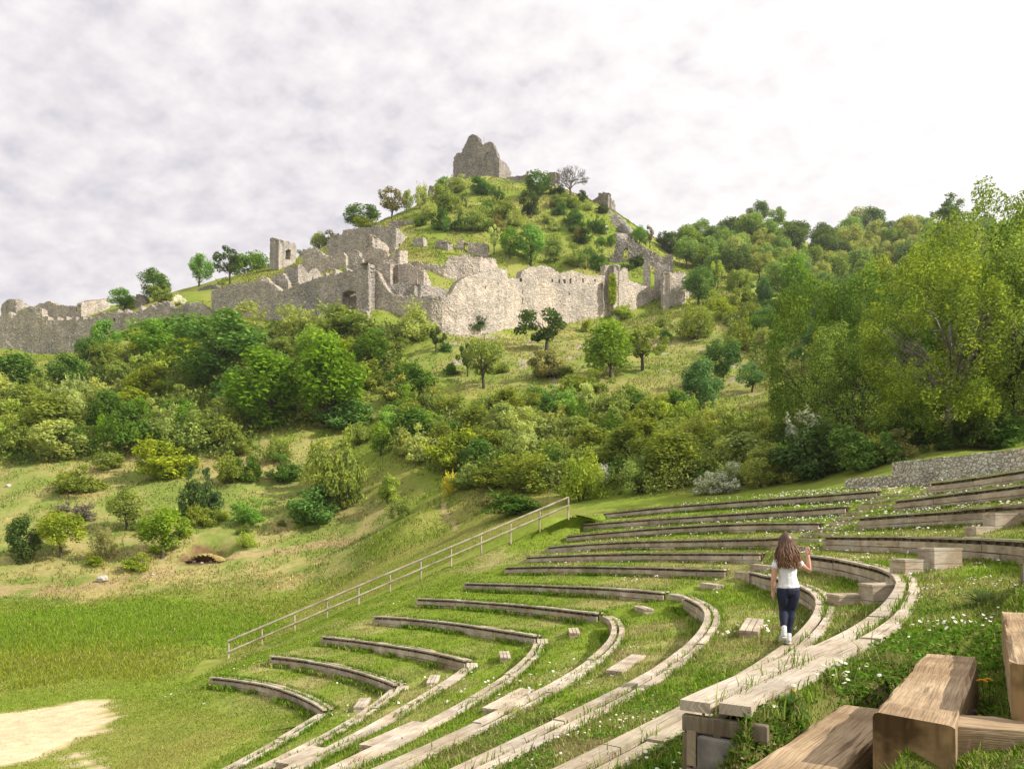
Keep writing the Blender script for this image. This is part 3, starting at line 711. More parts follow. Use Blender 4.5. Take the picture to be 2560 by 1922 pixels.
# ------------------------------------------------------------------ squared logs of the stair in the foreground
def log(A, B, Wd, Hh, lab, seed, dark=False, up=(0, 0, 1)):
    A = np.array(A, float); B = np.array(B, float); d = B - A; L = np.linalg.norm(d); rz = math.atan2(d[1], d[0]); pitch = -math.asin(d[2]/L)
    nseg = 26; m_ = 7; a = MB(); Vv = []; U = []; rr = np.random.default_rng(seed)
    prof = []
    b = .018
    for (sx_, sz_) in ((-1, 0), (1, 0), (1, -1), (-1, -1)):
        cx_, cz_ = sx_*(Wd/2-b), (-b if sz_ == 0 else -Hh+b)
        a0 = {(-1,0): math.pi, (1,0): math.pi/2, (1,-1): 0, (-1,-1): -math.pi/2}[(sx_, sz_)]
        for t in (0, .5, 1): prof.append((cx_+b*math.cos(a0-t*math.pi/2), cz_+b*math.sin(a0-t*math.pi/2)))
    np_r = len(prof)
    for i in range(nseg+1):
        x = L*i/nseg
        for j, (y, z) in enumerate(prof):
            wob = .010*(vnoise(np.array([x*3+seed]), np.array([j*1.3]), 1.0, seed)[0]-.5) + .006*(vnoise(np.array([x*11]), np.array([j*2.]), 1., seed+3)[0]-.5)
            Vv.append((x, y*(1+wob*6), z + wob*1.6)); U.append((x, np.cumsum([0]+[math.dist(prof[q], prof[q+1]) for q in range(np_r-1)])[j] + seed))
    fs = [(i*np_r+j, i*np_r+(j+1) % np_r, (i+1)*np_r+(j+1) % np_r, (i+1)*np_r+j) for i in range(nseg) for j in range(np_r)]
    a.add(Vv, fs, U)
    for base in (0, nseg*np_r):
        ring_ = np.array(Vv[base:base+np_r]); c = ring_.mean(0)
        VV = np.concatenate([ring_, [c]]); 
        a.add(VV, [((j, (j+1) % np_r, np_r, np_r) if base == 0 else ((j+1) % np_r, j, np_r, np_r)) for j in range(np_r)], [(v[2]*.4, v[1]*.15+seed) for v in VV], 1)
    o = a.build('log_step', [M['log'], M['log_end']])
    o.location = tuple(A); o.rotation_euler = (0, pitch, rz)
    return tag(o, lab, 'log', 'squared logs of the foreground stair')
log((1.42, 2.62, -.675), (2.34, 3.95, -.68), .255, .235, 'squared log with dark stained split end, lying along the stair in the foreground', 3)
log((1.95, 2.66, -.49), (3.0, 4.3, -.49), .26, .22, 'highest squared log, cut by the right edge of the picture', 5)
log((1.60, 2.72, -.70), (2.75, 2.42, -.70), .20, .25, 'dark squared log lying crosswise between the two stained ends', 8)
log((.55, 2.1, -.875), (1.72, 3.55, -.86), .27, .2, 'pale flat log beside the daisies at the bottom edge of the picture', 11)
log((1.02, 2.33, -.93), (1.85, 2.30, -.93), .2, .2, 'lowest crosswise log, only its top showing at the bottom edge', 14)

# ------------------------------------------------------------------ handrail
rdir = RAIL_B - RAIL_A; Lr = np.linalg.norm(rdir)
rail = empty('timber_handrail', tuple(RAIL_A), 'long round timber handrail with two bars sloping down beside the benches', 'railing')
tp = [(570,945),(0,0)]
NP_ = 11
a = MB(); a.tube([(0, 0, .60), tuple(rdir + np.array([0, 0, .80]))], [.055, .055], 10); a.build('top_rail', M['rail'], rail, True)
a = MB(); a.tube([(0, .0, .09), tuple(rdir + np.array([0, 0, .38]))], [.05, .05], 10); a.build('lower_rail', M['rail'], rail, True)
for i in range(NP_ + 1):
    t = i / NP_; q = rdir*t; a = MB(); hh = .60 + .2*t
    a.tube([(q[0], q[1]+.06, q[2]-.35), (q[0], q[1]+.06, q[2]+hh+.02)], [.05, .045], 8); a.build('post', M['rail'], rail, True)
# ------------------------------------------------------------------ ruined walls: built cell by cell as crumbling masonry
def cA(x, y): return (x/2.4578, 480 + y/2.4578)
def cB(x, y): return (700 + x/3.16, 300 + y/3.16)
def cC(x, y): return (1200 + x/3.16, 300 + y/3.16)
def ruin(name, label, cat, conv, path, top, th=1.3, holes=(), merl=(), m='wall', cell=2.3, rough=1.1, base=None, group=None, seed=0, sink=1.6, through=True):
    """path: [(photo x, distance)], top: skyline points; the foot follows the ground"""
    rr = np.random.default_rng(seed + len(label))
    tp = np.array([conv(*p) for p in top]); pa = np.array(path, float)
    x0, x1 = tp[0, 0], tp[-1, 0]
    n = max(4, int(round((x1-x0)/cell))); xs = np.linspace(x0, x1, n+1)
    brk = pa[(pa[:, 0] > x0) & (pa[:, 0] < x1), 0]
    for b in brk: xs[np.argmin(abs(xs-b))] = b
    Yb = np.interp(xs, pa[:, 0], pa[:, 1]); wx = (xs-CX)/F*Yb
    foot = H(wx, Yb) - sink
    fp = HOR - foot/Yb*F
    if base is not None: fp = np.full(len(xs), conv(0, base)[1]); 
    xc = (xs[:-1]+xs[1:])/2; tops = np.interp(xc, tp[:, 0], tp[:, 1])
    tops = tops + (rr.random(n)-.5)*rough*1.4 + (vnoise(xc, xc*0, 7, seed)-.5)*rough*1.8
    for (a, b, h) in merl:
        (pa0, _), (pb0, _) = conv(a, 0), conv(b, 0); hh = h/ (2.4578 if conv is cA else 3.16)
        tops = np.where((xc >= pa0) & (xc <= pb0), tops - hh, tops)
    ylo = fp.max(); yhi = tops.min(); nz = max(3, int((ylo-yhi)/cell)+1); ysn = ylo - np.arange(nz+1)*(ylo-yhi)/nz
    yc = (ysn[:-1]+ysn[1:])/2
    inside = yc[None, :] >= tops[:, None]
    for h in holes:
        hp = [conv(*q) for q in h]; gx, gy = np.meshgrid(xc, yc, indexing='ij'); inside &= ~inpoly(gx, gy, hp)
    # grid of vertices, front and back
    dx = np.gradient(wx); dy = np.gradient(Yb); ln = np.hypot(dx, dy)+1e-9
    nx_, ny_ = -dy/ln, dx/ln                       # pointing away from the viewer
    if th*0+1 and (nx_*wx+ny_*Yb).mean() < 0: nx_, ny_ = -nx_, -ny_
    X = wx[:, None] + 0*ysn[None]; Yg = Yb[:, None] + 0*ysn[None]; Zg = (HOR-ysn)[None]/F*Yb[:, None]
    cs = cell/F*Yb[:, None]
    jz = (rr.random(X.shape)-.5)*.5*cs; jx = (rr.random(X.shape)-.5)*.45*cs; jd = (rr.random(X.shape)-.5)*.16 + (fbm(xs[:, None]+0*X, ysn[None]+0*X, 24, seed)-.5)*.5
    X2 = X + nx_[:, None]*jd + dx[:, None]/ln[:, None]*jx; Y2 = Yg + ny_[:, None]*jd + dy[:, None]/ln[:, None]*jx; Z2 = Zg + jz
    Vf = np.stack([X2, Y2, Z2], -1).reshape(-1, 3)
    Vb = np.stack([X2 + nx_[:, None]*th, Y2 + ny_[:, None]*th, Z2], -1).reshape(-1, 3); nv = len(Vf)
    def vid(i, j): return i*(nz+1)+j
    I, Jx = np.nonzero(inside); a = vid(I, Jx); b = vid(I+1, Jx); c = vid(I+1, Jx+1); d = vid(I, Jx+1)
    fs = [np.stack([a, b, c, d], 1), np.stack([b, a, d, c], 1) + nv]
    pad = np.pad(inside, 1)
    for (di, dj, e) in ((-1, 0, (0, 3)), (1, 0, (2, 1)), (0, 1, (3, 2)), (0, -1, (1, 0))):
        ed = ~pad[I+1+di, Jx+1+dj]; q = np.stack([a, b, c, d], 1)[ed]
        if len(q): fs.append(np.stack([q[:, e[0]], q[:, e[1]], q[:, e[1]]+nv, q[:, e[0]]+nv], 1))
    VV = np.concatenate([Vf, Vb]); FF = np.concatenate(fs)
    used = np.unique(FF); re_ = np.zeros(len(VV), int); re_[used] = np.arange(len(used))
    org = np.array([wx.mean(), Yb.mean(), foot.mean()])
    me = mesh_np(name, VV[used]-org, [re_[FF]])
    o = link(name, me, M[m]); o.location = tuple(org)
    return tag(o, label, cat, group)
W_ = 'castle_wall'; RW = 'ruined_wall'
def mset(xs, w_, h): return [(x-w_/2, x+w_/2, h) for x in xs]
ruin(W_, 'long grey curtain wall with merlons at the far left, behind the green thicket', 'castle wall', cA, [(-40,178),(0,173),(535,157)],
     [(-70,760),(95,758),(105,728),(190,703),(255,718),(268,772),(275,786),(560,786),(600,748),(640,735),(700,742),(830,738),(860,728),(1000,695),(1060,705),(1080,715),(1150,684),(1210,674),(1250,695),(1310,742)],
     1.5, merl=mset((62,285,345,402,455,500,545,720,775,860,925,965,1003,1032), 20, 20)+mset((860,1003,1032), 16, 10), m='wall_grey', seed=1, holes=[[(700,775),(712,775),(712,800),(700,800)],[(500,890),(506,890),(506,925),(500,925)],[(243,895),(249,895),(249,930),(243,930)]])
g = ruin(W_, 'grey curtain wall with a dark gate opening and square gate tower, left of the lit wall', 'castle wall', cB, [(529,157.5),(822,145),(823,143.8),(921.5,139),(932.5,141.6)],
     [(-540,1345),(-480,1330),(-400,1300),(-330,1285),(-240,1280),(-180,1262),(-100,1275),(-60,1290),(0,1345),(60,1340),(90,1335),(110,1310),(180,1290),(250,1264),(400,1217),(540,1195),(680,1188),(698,1118),(720,1135),(737,1168)],
     2.0, holes=[[(488,1395),(500,1365),(535,1350),(585,1350),(605,1370),(610,1500),(488,1500)]], merl=[(252,266,26),(346,360,28),(415,442,40),(512,524,30),(135,150,18)], m='wall_grey', seed=2)
def gate_back():
    a = MB(); Y = 146.5
    p = [wp(*cB(480,1345), Y), wp(*cB(625,1345), Y), wp(*cB(625,1515), Y), wp(*cB(480,1515), Y)]
    a.add(p + [q + np.array([0,1,0]) for q in p], [(0,1,2,3),(7,6,5,4),(0,4,5,1),(1,5,6,2),(2,6,7,3),(3,7,4,0)])
    p = [wp(*cB(535,1400), 144.3), wp(*cB(612,1385), 144.3), wp(*cB(612,1502), 144.3), wp(*cB(520,1502), 144.3)]
    a.add(p + [q + np.array([0,1.2,0]) for q in p], [(0,1,2,3),(7,6,5,4),(0,4,5,1),(1,5,6,2),(2,6,7,3),(3,7,4,0)])
    o = a.build('inner_wall', M['wall_grey']); o.parent = g; o.matrix_parent_inverse = Matrix.Translation(-Vector(g.location))
gate_back()
ruin(W_, 'low grey parapet wall in front of the gate opening', 'castle wall', cB, [(790,140.5),(921,136.5)], [(290,1495),(330,1470),(400,1490),(500,1500),(610,1500),(660,1498),(690,1510)], .9, m='wall_grey', seed=3)
ruin(W_, 'great curved curtain wall, shaded on its left and bright sunlit on its right', 'castle wall', cB, [(932,141.7),(1010,139.5),(1050,137.7),(1080,136.9),(1105,136.9),(1125,137.5),(1145,138.8),(1170,141),(1210,145),(1300,155),(1529,172),(1534,170),(1655,181)],
     [(737,1175),(770,1200),(800,1262),(840,1332),(870,1367),(920,1380),(1100,1390),(1320,1394),(1350,1370),(1385,1310),(1400,1280),(1480,1232),(1560,1203),(1650,1182),(1790,1182),(1800,1248),(1900,1252),(1912,1190),(1990,1160),(2070,1150),(2140,1163),(2212,1212),
      (2300,1188),(2380,1208),(2450,1232),(2560,1228),(2566,1146),(2598,1146),(2608,1195),(2625,1146),(2676,1142),(2686,1195),(2710,1172),(2745,1170),(2756,1262),(2830,1292),(2930,1332),(3012,1352)],
     1.6, holes=[[(x,y),(x+w_,y),(x+w_,y+h),(x,y+h)] for x,y,w_,h in ((1617,1308,11,34),(1465,1288,12,18),(1718,1285,10,20),(1900,1250,14,26),(2143,1255,12,26),(2197,1258,12,34),(2243,1258,16,36),(2291,1250,13,40),(2335,1240,12,36),(2385,1250,12,32),(2485,1255,11,22),(2537,1290,16,40),(1914,1348,7,26),(1914,1400,7,50),(752,1508,9,40),(2210,1425,7,14),(2280,1365,7,18))],
     m='wall', seed=4, cell=2.2)
ruin('wall_tower', 'square sunlit corner tower at the right end of the great wall', 'tower', cC, [(1651,186),(1658,173.5),(1713,175.5),(1719,190)],
     [(1425,1300),(1437,1222),(1448,1208),(1500,1212),(1560,1210),(1612,1216),(1625,1222),(1634,1300)], 1.5, merl=mset((1462,1500,1540,1580,1612),18,10), m='wall', seed=5)
ruin(RW, 'low wall stub running right from the corner tower', 'ruin', cC, [(1710,182),(1756,189)], [(1622,1330),(1640,1308),(1680,1305),(1705,1335),(1740,1342),(1756,1345)], 1.2, m='wall', seed=6)
ruin(RW, 'shaded wall with an arched gap climbing the ridge above the corner tower', 'ruin', cC, [(1525,197),(1690,194.5)],
     [(1025,1075),(1060,1062),(1078,945),(1095,965),(1110,945),(1160,942),(1210,930),(1222,962),(1300,1003),(1400,1062),(1440,1092),(1452,1072),(1500,1062),(1520,1066),(1526,1100)], 1.4, holes=[[(1130,1100),(1128,1050),(1140,1015),(1160,1008),(1172,1030),(1170,1100)]], m='keep', seed=7, sink=4)
for i, (xs_, l_) in enumerate((([(1288,1150),(1300,1112),(1325,1110),(1342,1160)], 'left'), ([(1378,1180),(1385,1122),(1415,1120),(1432,1170)], 'middle'), ([(1420,1230),(1432,1150),(1470,1143),(1492,1146),(1496,1230)], 'right'))):
    ruin('wall_stub', '%s one of three broken wall stubs behind the corner tower' % l_, 'ruin', cC, [(1600,184),(1680,182)], xs_, 1.5, m='wall_grey', seed=8+i, sink=4)
ruin('ruined_tower', 'broken turret on the rocks at the right end of the summit ridge', 'tower', cC, [(1478,228),(1520,222),(1523,223),(1540,228)],
     [(882,645),(905,622),(928,610),(935,577),(955,578),(962,592),(975,573),(1012,572),(1022,628),(1045,630),(1066,640),(1072,700)], 1.6, merl=[(1024,1040,8)], m='keep', seed=12, sink=8, holes=[[(955,632),(962,632),(962,645),(955,645)],[(1040,655),(1047,655),(1047,672),(1040,672)]])
ruin('stone_pillar', 'ivy topped stone pillar beside the bare tree on the summit', 'pillar', cC, [(1368,241),(1388,238),(1397,243)], [(534,420),(560,414),(598,416),(608,450),(618,490),(621,520)], 2.5, m='keep', seed=13, sink=3)
kp = ruin('castle_keep', 'tall jagged ruined keep with twin peaks on the summit', 'keep', cB, [(1131,256),(1152,250),(1193,246.5),(1248,244),(1278,258)],
     [(1368,375),(1372,300),(1393,262),(1420,257),(1428,284),(1440,232),(1455,200),(1472,170),(1490,135),(1515,118),(1550,120),(1562,140),(1572,162),(1598,197),(1606,196),(1625,179),(1660,174),(1680,180),(1690,207),(1708,240),(1720,302),(1740,312),(1790,352),(1813,390),(1824,420)],
     3.0, holes=[[(1374,365),(1381,365),(1381,380),(1374,380)],[(1374,400),(1380,400),(1380,412),(1374,412)],[(1632,262),(1645,262),(1645,270),(1632,270)]], m='keep', cell=1.7, seed=14, sink=4)
a = MB(); p = wp(*cB(1613, 195), 247); q = wp(*cB(1613, 133), 247); a.tube([p, q], [.09, .05], 6)
po = a.build('flag_pole', M['metal']); tag(po, 'thin bare pole standing between the peaks of the keep', 'pole')
ruin(RW, 'low rubble wall just below the keep on the left', 'ruin', cB, [(1130,243),(1210,240)], [(1385,490),(1400,462),(1450,470),(1480,455),(1530,462),(1590,455),(1620,470)], 2, m='keep', seed=15, rough=3)
ruin(RW, 'low retaining wall below the keep on the right', 'ruin', cB, [(1228,238),(1310,236)], [(1670,500),(1700,482),(1800,478),(1900,480),(1925,500)], 1.5, m='keep', seed=16)
ruin(RW, 'thin parapet wall right of the keep on the skyline', 'ruin', cB, [(1265,249),(1330,246)], [(1790,455),(1850,446),(1960,436),(1972,446)], 1.2, m='keep', seed=17)
ruin('stone_pinnacle', 'small stone pinnacle on the left skyline of the summit', 'ruin', cB, [(1068,243),(1085,242)], [(1168,560),(1180,521),(1192,520),(1202,532),(1208,560)], 1.2, m='keep', seed=18, sink=4)
ruin('ruined_house', 'long roofless house ruin with a lit gable, highest of the left group', 'ruin', cB, [(815,196),(930,186),(990,183),(1024,195)],
     [(368,965),(400,932),(490,906),(500,876),(520,868),(640,852),(720,850),(735,832),(800,840),(908,845),(925,855),(960,892),(1008,920),(1020,985)], 1.5, m='wall_grey', seed=19, sink=3, holes=[[(930,1030),(930,978),(948,975),(950,1030)]])
ruin(RW, 'dark wall ruin above the roofless house', 'ruin', cB, [(970,205),(1050,203)], [(858,830),(870,806),(900,795),(990,796),(1050,800),(1072,815),(1088,830)], 1.3, m='keep', seed=20)
ruin(RW, 'ivy hung wall ruin right of the roofless house', 'ruin', cB, [(1050,202),(1100,200)], [(1128,850),(1132,820),(1180,819),(1225,822),(1250,850),(1263,885)], 1.3, m='keep', seed=21)
ruin('wall_stub', 'small square stub in the grass right of the lit gable', 'ruin', cB, [(1030,184),(1060,182)], [(1052,960),(1060,930),(1095,926),(1130,930),(1134,970)], 1.5, m='wall_grey', seed=22)
ruin('wall_stub', 'short thick block of wall standing alone left of the doorway wall', 'ruin', cB, [(1085,181),(1120,178),(1128,183)], [(1226,990),(1230,970),(1245,955),(1300,950),(1340,962),(1348,990)], 2, m='wall_grey', seed=23)
ruin(RW, 'low ruined wall with an open doorway below the dark shrubs', 'ruin', cB, [(1130,182),(1225,180)], [(1376,1030),(1400,975),(1430,940),(1445,950),(1448,966),(1500,970),(1600,975),(1645,982)], 1.2, m='wall_grey', seed=24, holes=[[(1447,1060),(1447,982),(1466,972),(1486,985),(1486,1060)]])
ruin('wall_stub', 'pale square pier at the left foot of the central ruin', 'ruin', cB, [(868,153),(908,152)], [(538,1050),(542,1036),(590,1030),(618,1032),(630,1078),(655,1095)], 1.6, m='wall', seed=25, sink=4)
ruin('ruined_house', 'tall broken house ruin in the middle with a sunlit right side', 'ruin', cB, [(895,162),(931,158),(975,168)],
     [(620,1085),(628,985),(640,922),(700,906),(735,918),(760,932),(800,952),(850,990),(862,1015)], 1.5, m='wall', seed=26, sink=5, holes=[[(662,1090),(662,1084),(668,1084),(668,1090)]])
ruin('ruined_house', 'round cornered ruin with a ragged notch in its top, centre of the castle', 'ruin', cB, [(915,154),(960,150.5),(1000,150),(1020,156)],
     [(688,1040),(700,1008),(722,1002),(800,1020),(848,1040),(858,1078),(880,1072),(900,1034),(940,1030),(980,1034),(1008,1040),(1012,1060)], 1.5, m='wall', seed=27, sink=5)
ruin('ruined_house', 'box shaped ruin with grey front and sunlit edges above the curved wall', 'ruin', cB, [(940,149.5),(976,148),(993,151),(994,149),(1060,147),(1080,155)],
     [(768,1215),(800,1152),(860,1140),(905,1140),(925,1136),(1010,1130),(1050,1155),(1140,1175),(1160,1212),(1198,1300)], 1.4, m='wall', seed=28, sink=4)
ruin(RW, 'low inner wall just behind the curved wall top', 'ruin', cB, [(960,144),(1035,143.5),(1036,141.5),(1120,147)], [(832,1318),(850,1306),(900,1292),(960,1282),(1055,1300),(1062,1290),(1150,1306),(1312,1332),(1318,1345)], 1.2, m='wall_grey', seed=29, sink=4)
ruin('ruined_house', 'wide rubble house ruin with sloping top right of the box shaped ruin', 'ruin', cB, [(1018,160),(1110,158),(1200,160),(1270,166)],
     [(1012,1130),(1040,1122),(1100,1124),(1220,1142),(1300,1160),(1318,1112),(1345,1078),(1450,1066),(1550,1080),(1640,1090),(1690,1096),(1722,1150),(1760,1180),(1798,1192)], 2, m='wall', seed=30, sink=5, rough=2.4)
ruin('ruined_tower', 'square roofless tower with a window on the left skyline', 'tower', cA, [(674,200),(697,195),(742,203)],
     [(1656,380),(1660,300),(1668,281),(1700,287),(1716,295),(1760,303),(1812,315),(1820,345)], 1.6, m='wall_grey', seed=31, sink=3, holes=[[(1750,412),(1750,360),(1765,353),(1784,358),(1785,412)]])
ruin(RW, 'low jagged wall right of the square skyline tower', 'ruin', cA, [(752,185),(865,181)], [(1855,400),(1862,362),(1880,358),(1900,345),(1930,342),(1962,362),(2000,392),(2060,398),(2075,372),(2110,370),(2125,395)], 1.3, m='wall', seed=32)
ruin('ruined_house', 'rubble house ruin on the grass below the square skyline tower', 'ruin', cA, [(705,175),(745,172),(805,176)], [(1740,500),(1748,468),(1800,450),(1850,448),(1872,462),(1895,502),(1915,470),(1940,470),(1962,484),(1985,520)], 1.6, m='wall_grey', seed=33)
ruin(RW, 'leaning rubble stub above the merlons of the grey wall', 'ruin', cA, [(635,166),(680,165)], [(1560,625),(1582,560),(1600,522),(1640,524),(1655,545),(1664,580)], 1.4, m='wall', seed=34)
ruin(RW, 'small wall running right from the leaning stub', 'ruin', cA, [(665,171),(725,169)], [(1650,545),(1690,512),(1740,495),(1752,520),(1770,552)], 1.2, m='wall_grey', seed=35)
ruin(RW, 'low terrace wall on the grass left of the leaning stub', 'ruin', cA, [(575,173),(640,170)], [(1418,605),(1440,598),(1500,588),(1560,580),(1566,600)], 1.2, m='wall_grey', seed=36)
ruin(RW, 'brown terrace wall below the skyline trees', 'ruin', cA, [(488,184),(565,180)], [(1205,615),(1230,590),(1262,576),(1330,570),(1345,588),(1380,592)], 1.2, m='keep', seed=37)
ruin('ruined_house', 'rounded rubble ruin at the far left edge behind the curtain wall', 'ruin', cA, [(0,186),(40,183),(85,186)], [(5,745),(10,692),(42,662),(90,655),(132,658),(150,688),(190,702),(200,730)], 2, m='wall_grey', seed=38, sink=3)
ruin('ruined_house', 'roofless house ruin with a sunlit end wall behind the far left merlons', 'ruin', cA, [(85,192),(142,188),(203,184.5),(275,193)], [(210,700),(250,682),(300,672),(345,690),(360,694),(420,700),(498,702),(506,680),(545,668),(600,664),(650,655),(668,660),(673,720)], 1.6, m='wall', seed=39, sink=3, holes=[[(462,735),(462,712),(468,712),(468,735)]])
ruin(RW, 'single rounded wall stump beside the green tree on the left skyline', 'ruin', cA, [(335,182),(366,181)], [(828,690),(832,632),(850,627),(872,630),(888,648),(897,672)], 1.6, m='keep', seed=40)
# dry stone walls above the top benches
def garden(lab, A, B, h, th, seed):
    n = 90; nz = 8; rr = np.random.default_rng(seed); A = np.array(A); B = np.array(B); mb = MB()
    t = np.linspace(0, 1, n+1); P = A*(1-t[:, None]) + B*t[:, None]
    d = (B-A)[:2]/np.linalg.norm((B-A)[:2]); nn = np.array([-d[1], d[0]]); nn = nn if nn @ A[:2] > 0 else -nn
    gr = []
    for s_ in (0, 1):
        g_ = np.zeros((n+1, nz+1, 3))
        for j in range(nz+1):
            g_[:, j] = P; g_[:, j, 2] += -h*1.6 + h*1.6*j/nz
            jd = (rr.random(n+1)-.5)*.05
            g_[:, j, :2] += nn*(s_*th + jd[:, None])
            if j == nz: g_[:, j, 2] += (rr.random(n+1)-.5)*.04
        gr.append(g_.reshape(-1, 3))
    nv = len(gr[0]); fs = []
    for i in range(n):
        for j in range(nz):
            a_ = i*(nz+1)+j; q = (a_, a_+nz+1, a_+nz+2, a_+1); fs.append(q); fs.append(tuple(v+nv for v in q[::-1]))
        a_ = i*(nz+1)+nz; fs.append((a_, a_+nz+1, a_+nz+1+nv, a_+nv))
    for j in range(nz):
        fs.append((j, j+1, j+1+nv, j+nv)); e = n*(nz+1)+j; fs.append((e+1, e, e+nv, e+1+nv))
    mb.add(np.concatenate(gr), fs); o = mb.build('stone_wall', M['garden_wall']); tag(o, lab, 'wall', 'dry stone walls above the benches')
garden('higher dry stone wall of pale rubble at the right edge, below the dark trees', wp(2229, 1156, 36.0), wp(2700, 1106, 25.5), .75, .5, 1)
garden('low dry stone wall behind the daisies, in front of the higher stone wall', wp(2112, 1197, 33.0), wp(2700, 1150, 22.5), .42, .4, 2)
# rocks
def rock(p, s, lab, seed, m='rock', sq=(1, 1, .75), grp=None, name='boulder'):
    rr = np.random.default_rng(seed); bm_ = bpy.data.meshes.new(name)
    import bmesh
    bm = bmesh.new(); bmesh.ops.create_icosphere(bm, subdivisions=4, radius=1.0)
    pl_ = rr.normal(size=(16, 3)); pl_ /= np.linalg.norm(pl_, axis=1)[:, None]; dd = rr.uniform(.62, .95, 16)
    for v in bm.verts:
        c = np.array(v.co)
        for q, d_ in zip(pl_, dd):
            e = c @ q - d_
            if e > 0: c = c - q*e*.9
        c *= 1 + .10*(fbm(np.array([c[0]*3+seed]), np.array([c[1]*3+c[2]*4]), 1.0, seed)[0]-.5)
        v.co = c*np.array(sq)*s
    bm.to_mesh(bm_); bm.free()
    o = link(name, bm_, M[m]); o.location = tuple(p); o.rotation_euler = (0, 0, rr.uniform(0, 6))
    return tag(o, lab, 'rock', grp)
def gpt(dx_, dy_, lift=0.0, ymin=14):
    Y = hit(dx_*K, dy_*K, ymin)
    if Y is None: Y = 230
    p = wp(dx_*K, dy_*K, Y); p[2] = H(p[0], p[1]) + lift; return p
rock(gpt(222, 1256, .25), .5, 'pale boulder on the brown bank above the meadow', 3)
rock(gpt(18, 1052, .05), .33, 'small white rock in the dry grass at the left edge', 4)
for i, (x_, y_, s) in enumerate(((404, 1214, .17), (420, 1216, .22), (436, 1217, .17), (455, 1215, .16), (330, 1242, .16))):
    rock(gpt(x_, y_, .03), s, 'small pale stone lying in front of the red earth hollow', 20+i, grp='stones by the earth hollow', name='stone')
for i, (x_, y_, w_, h_, Y) in enumerate(((1282, 478, 40, 34, 219), (1310, 470, 40, 24, 218), (1332, 490, 46, 44, 214), (1350, 505, 36, 40, 211), (1305, 505, 34, 30, 211), (1268, 492, 18, 30, 213), (1340, 520, 40, 28, 208), (1290, 462, 40, 16, 221))):
    p = D(x_, y_, Y); s = w_*K/F*Y/2*1.15
    rock(p, s, 'weathered grey limestone outcrop below the broken turret', 40+i, 'cliff', (1, .8, h_/w_*1.1), 'limestone outcrops of the ridge', 'rock_outcrop')

def hollow():
    p = gpt(445, 1215, 0); a = MB(); nu, nv = 22, 9; V = []
    for i in range(nu+1):
        u = math.pi*i/nu
        for j in range(nv+1):
            v = math.pi/2*j/nv; r = 1 + .12*math.sin(i*2.3+j*1.7)
            V.append((-2.1*math.cos(u)*math.cos(v*.55)*r, 1.3*math.sin(u)*math.cos(v)*r - .25 - .35*math.sin(v), -.25 + 1.15*math.sin(v)*(.35+.65*math.sin(u))*r))
    F = [(i*(nv+1)+j, (i+1)*(nv+1)+j, (i+1)*(nv+1)+j+1, i*(nv+1)+j+1) for i in range(nu) for j in range(nv)]
    V = [(x*.8, y*.8, z*.72) for x, y, z in V]; V2 = [(x*1.12, y*1.12+.25, z*1.12+.06) for x, y, z in V]; n_ = len(V)
    a.add(np.array(V), F); a.add(np.array(V2), F, None, 1)
    rim = [(i*(nv+1)+nv) for i in range(nu+1)]
    a.add(np.array([V[k] for k in rim] + [V2[k] for k in rim]), [(i, i+1, nu+2+i, nu+1+i) for i in range(nu)], None, 1)
    o = a.build('earth_hollow', [mat_plain('red_earth', (.24, .125, .065), .95, .05, 2.5, .35), mat_plain('grassy_bank', (.30, .27, .095), .95, .05, 3, .3)], None, True)
    o.location = tuple(p); tag(o, 'dark hollow dug into the red earth of the bank', 'hollow', kind='structure')
hollow()
# ------------------------------------------------------------------ foliage prototypes (unit crowns: width 1, height 1, foot at 0)
def leaf_cards(C, Nrm, size, rr, aspect=1.7):
    n = len(C)
    a = rr.normal(size=(n, 3)); a -= Nrm*(a*Nrm).sum(1)[:, None]; a /= np.linalg.norm(a, axis=1)[:, None] + 1e-9
    b = np.cross(Nrm, a); s = (size*rr.uniform(.6, 1.35, n))[:, None]
    V = np.stack([C - a*s*.5*aspect, C + b*s*.42, C + a*s*.5*aspect, C - b*s*.42], 1)
    return V.reshape(-1, 3)
def crown_pts(lobes, nl, rr, shell=.75, up=.25):
    """leaf centres and facing directions spread over the lobes"""
    w = np.array([l[3]**2 for l in lobes]); w = w/w.sum(); pick = rr.choice(len(lobes), nl, p=w)
    L = np.array([l[:3] for l in lobes])[pick]; R = np.array([l[3] for l in lobes])[pick]
    d = rr.normal(size=(nl, 3)); d /= np.linalg.norm(d, axis=1)[:, None]
    r = R*np.where(rr.random(nl) < shell, rr.normal(.92, .13, nl), rr.random(nl)**.5)
    C = L + d*r[:, None]*np.array([1, 1, .92])
    Nn = d + rr.normal(size=(nl, 3))*.75 + np.array([0, 0, up]); Nn /= np.linalg.norm(Nn, axis=1)[:, None]
    return C, Nn
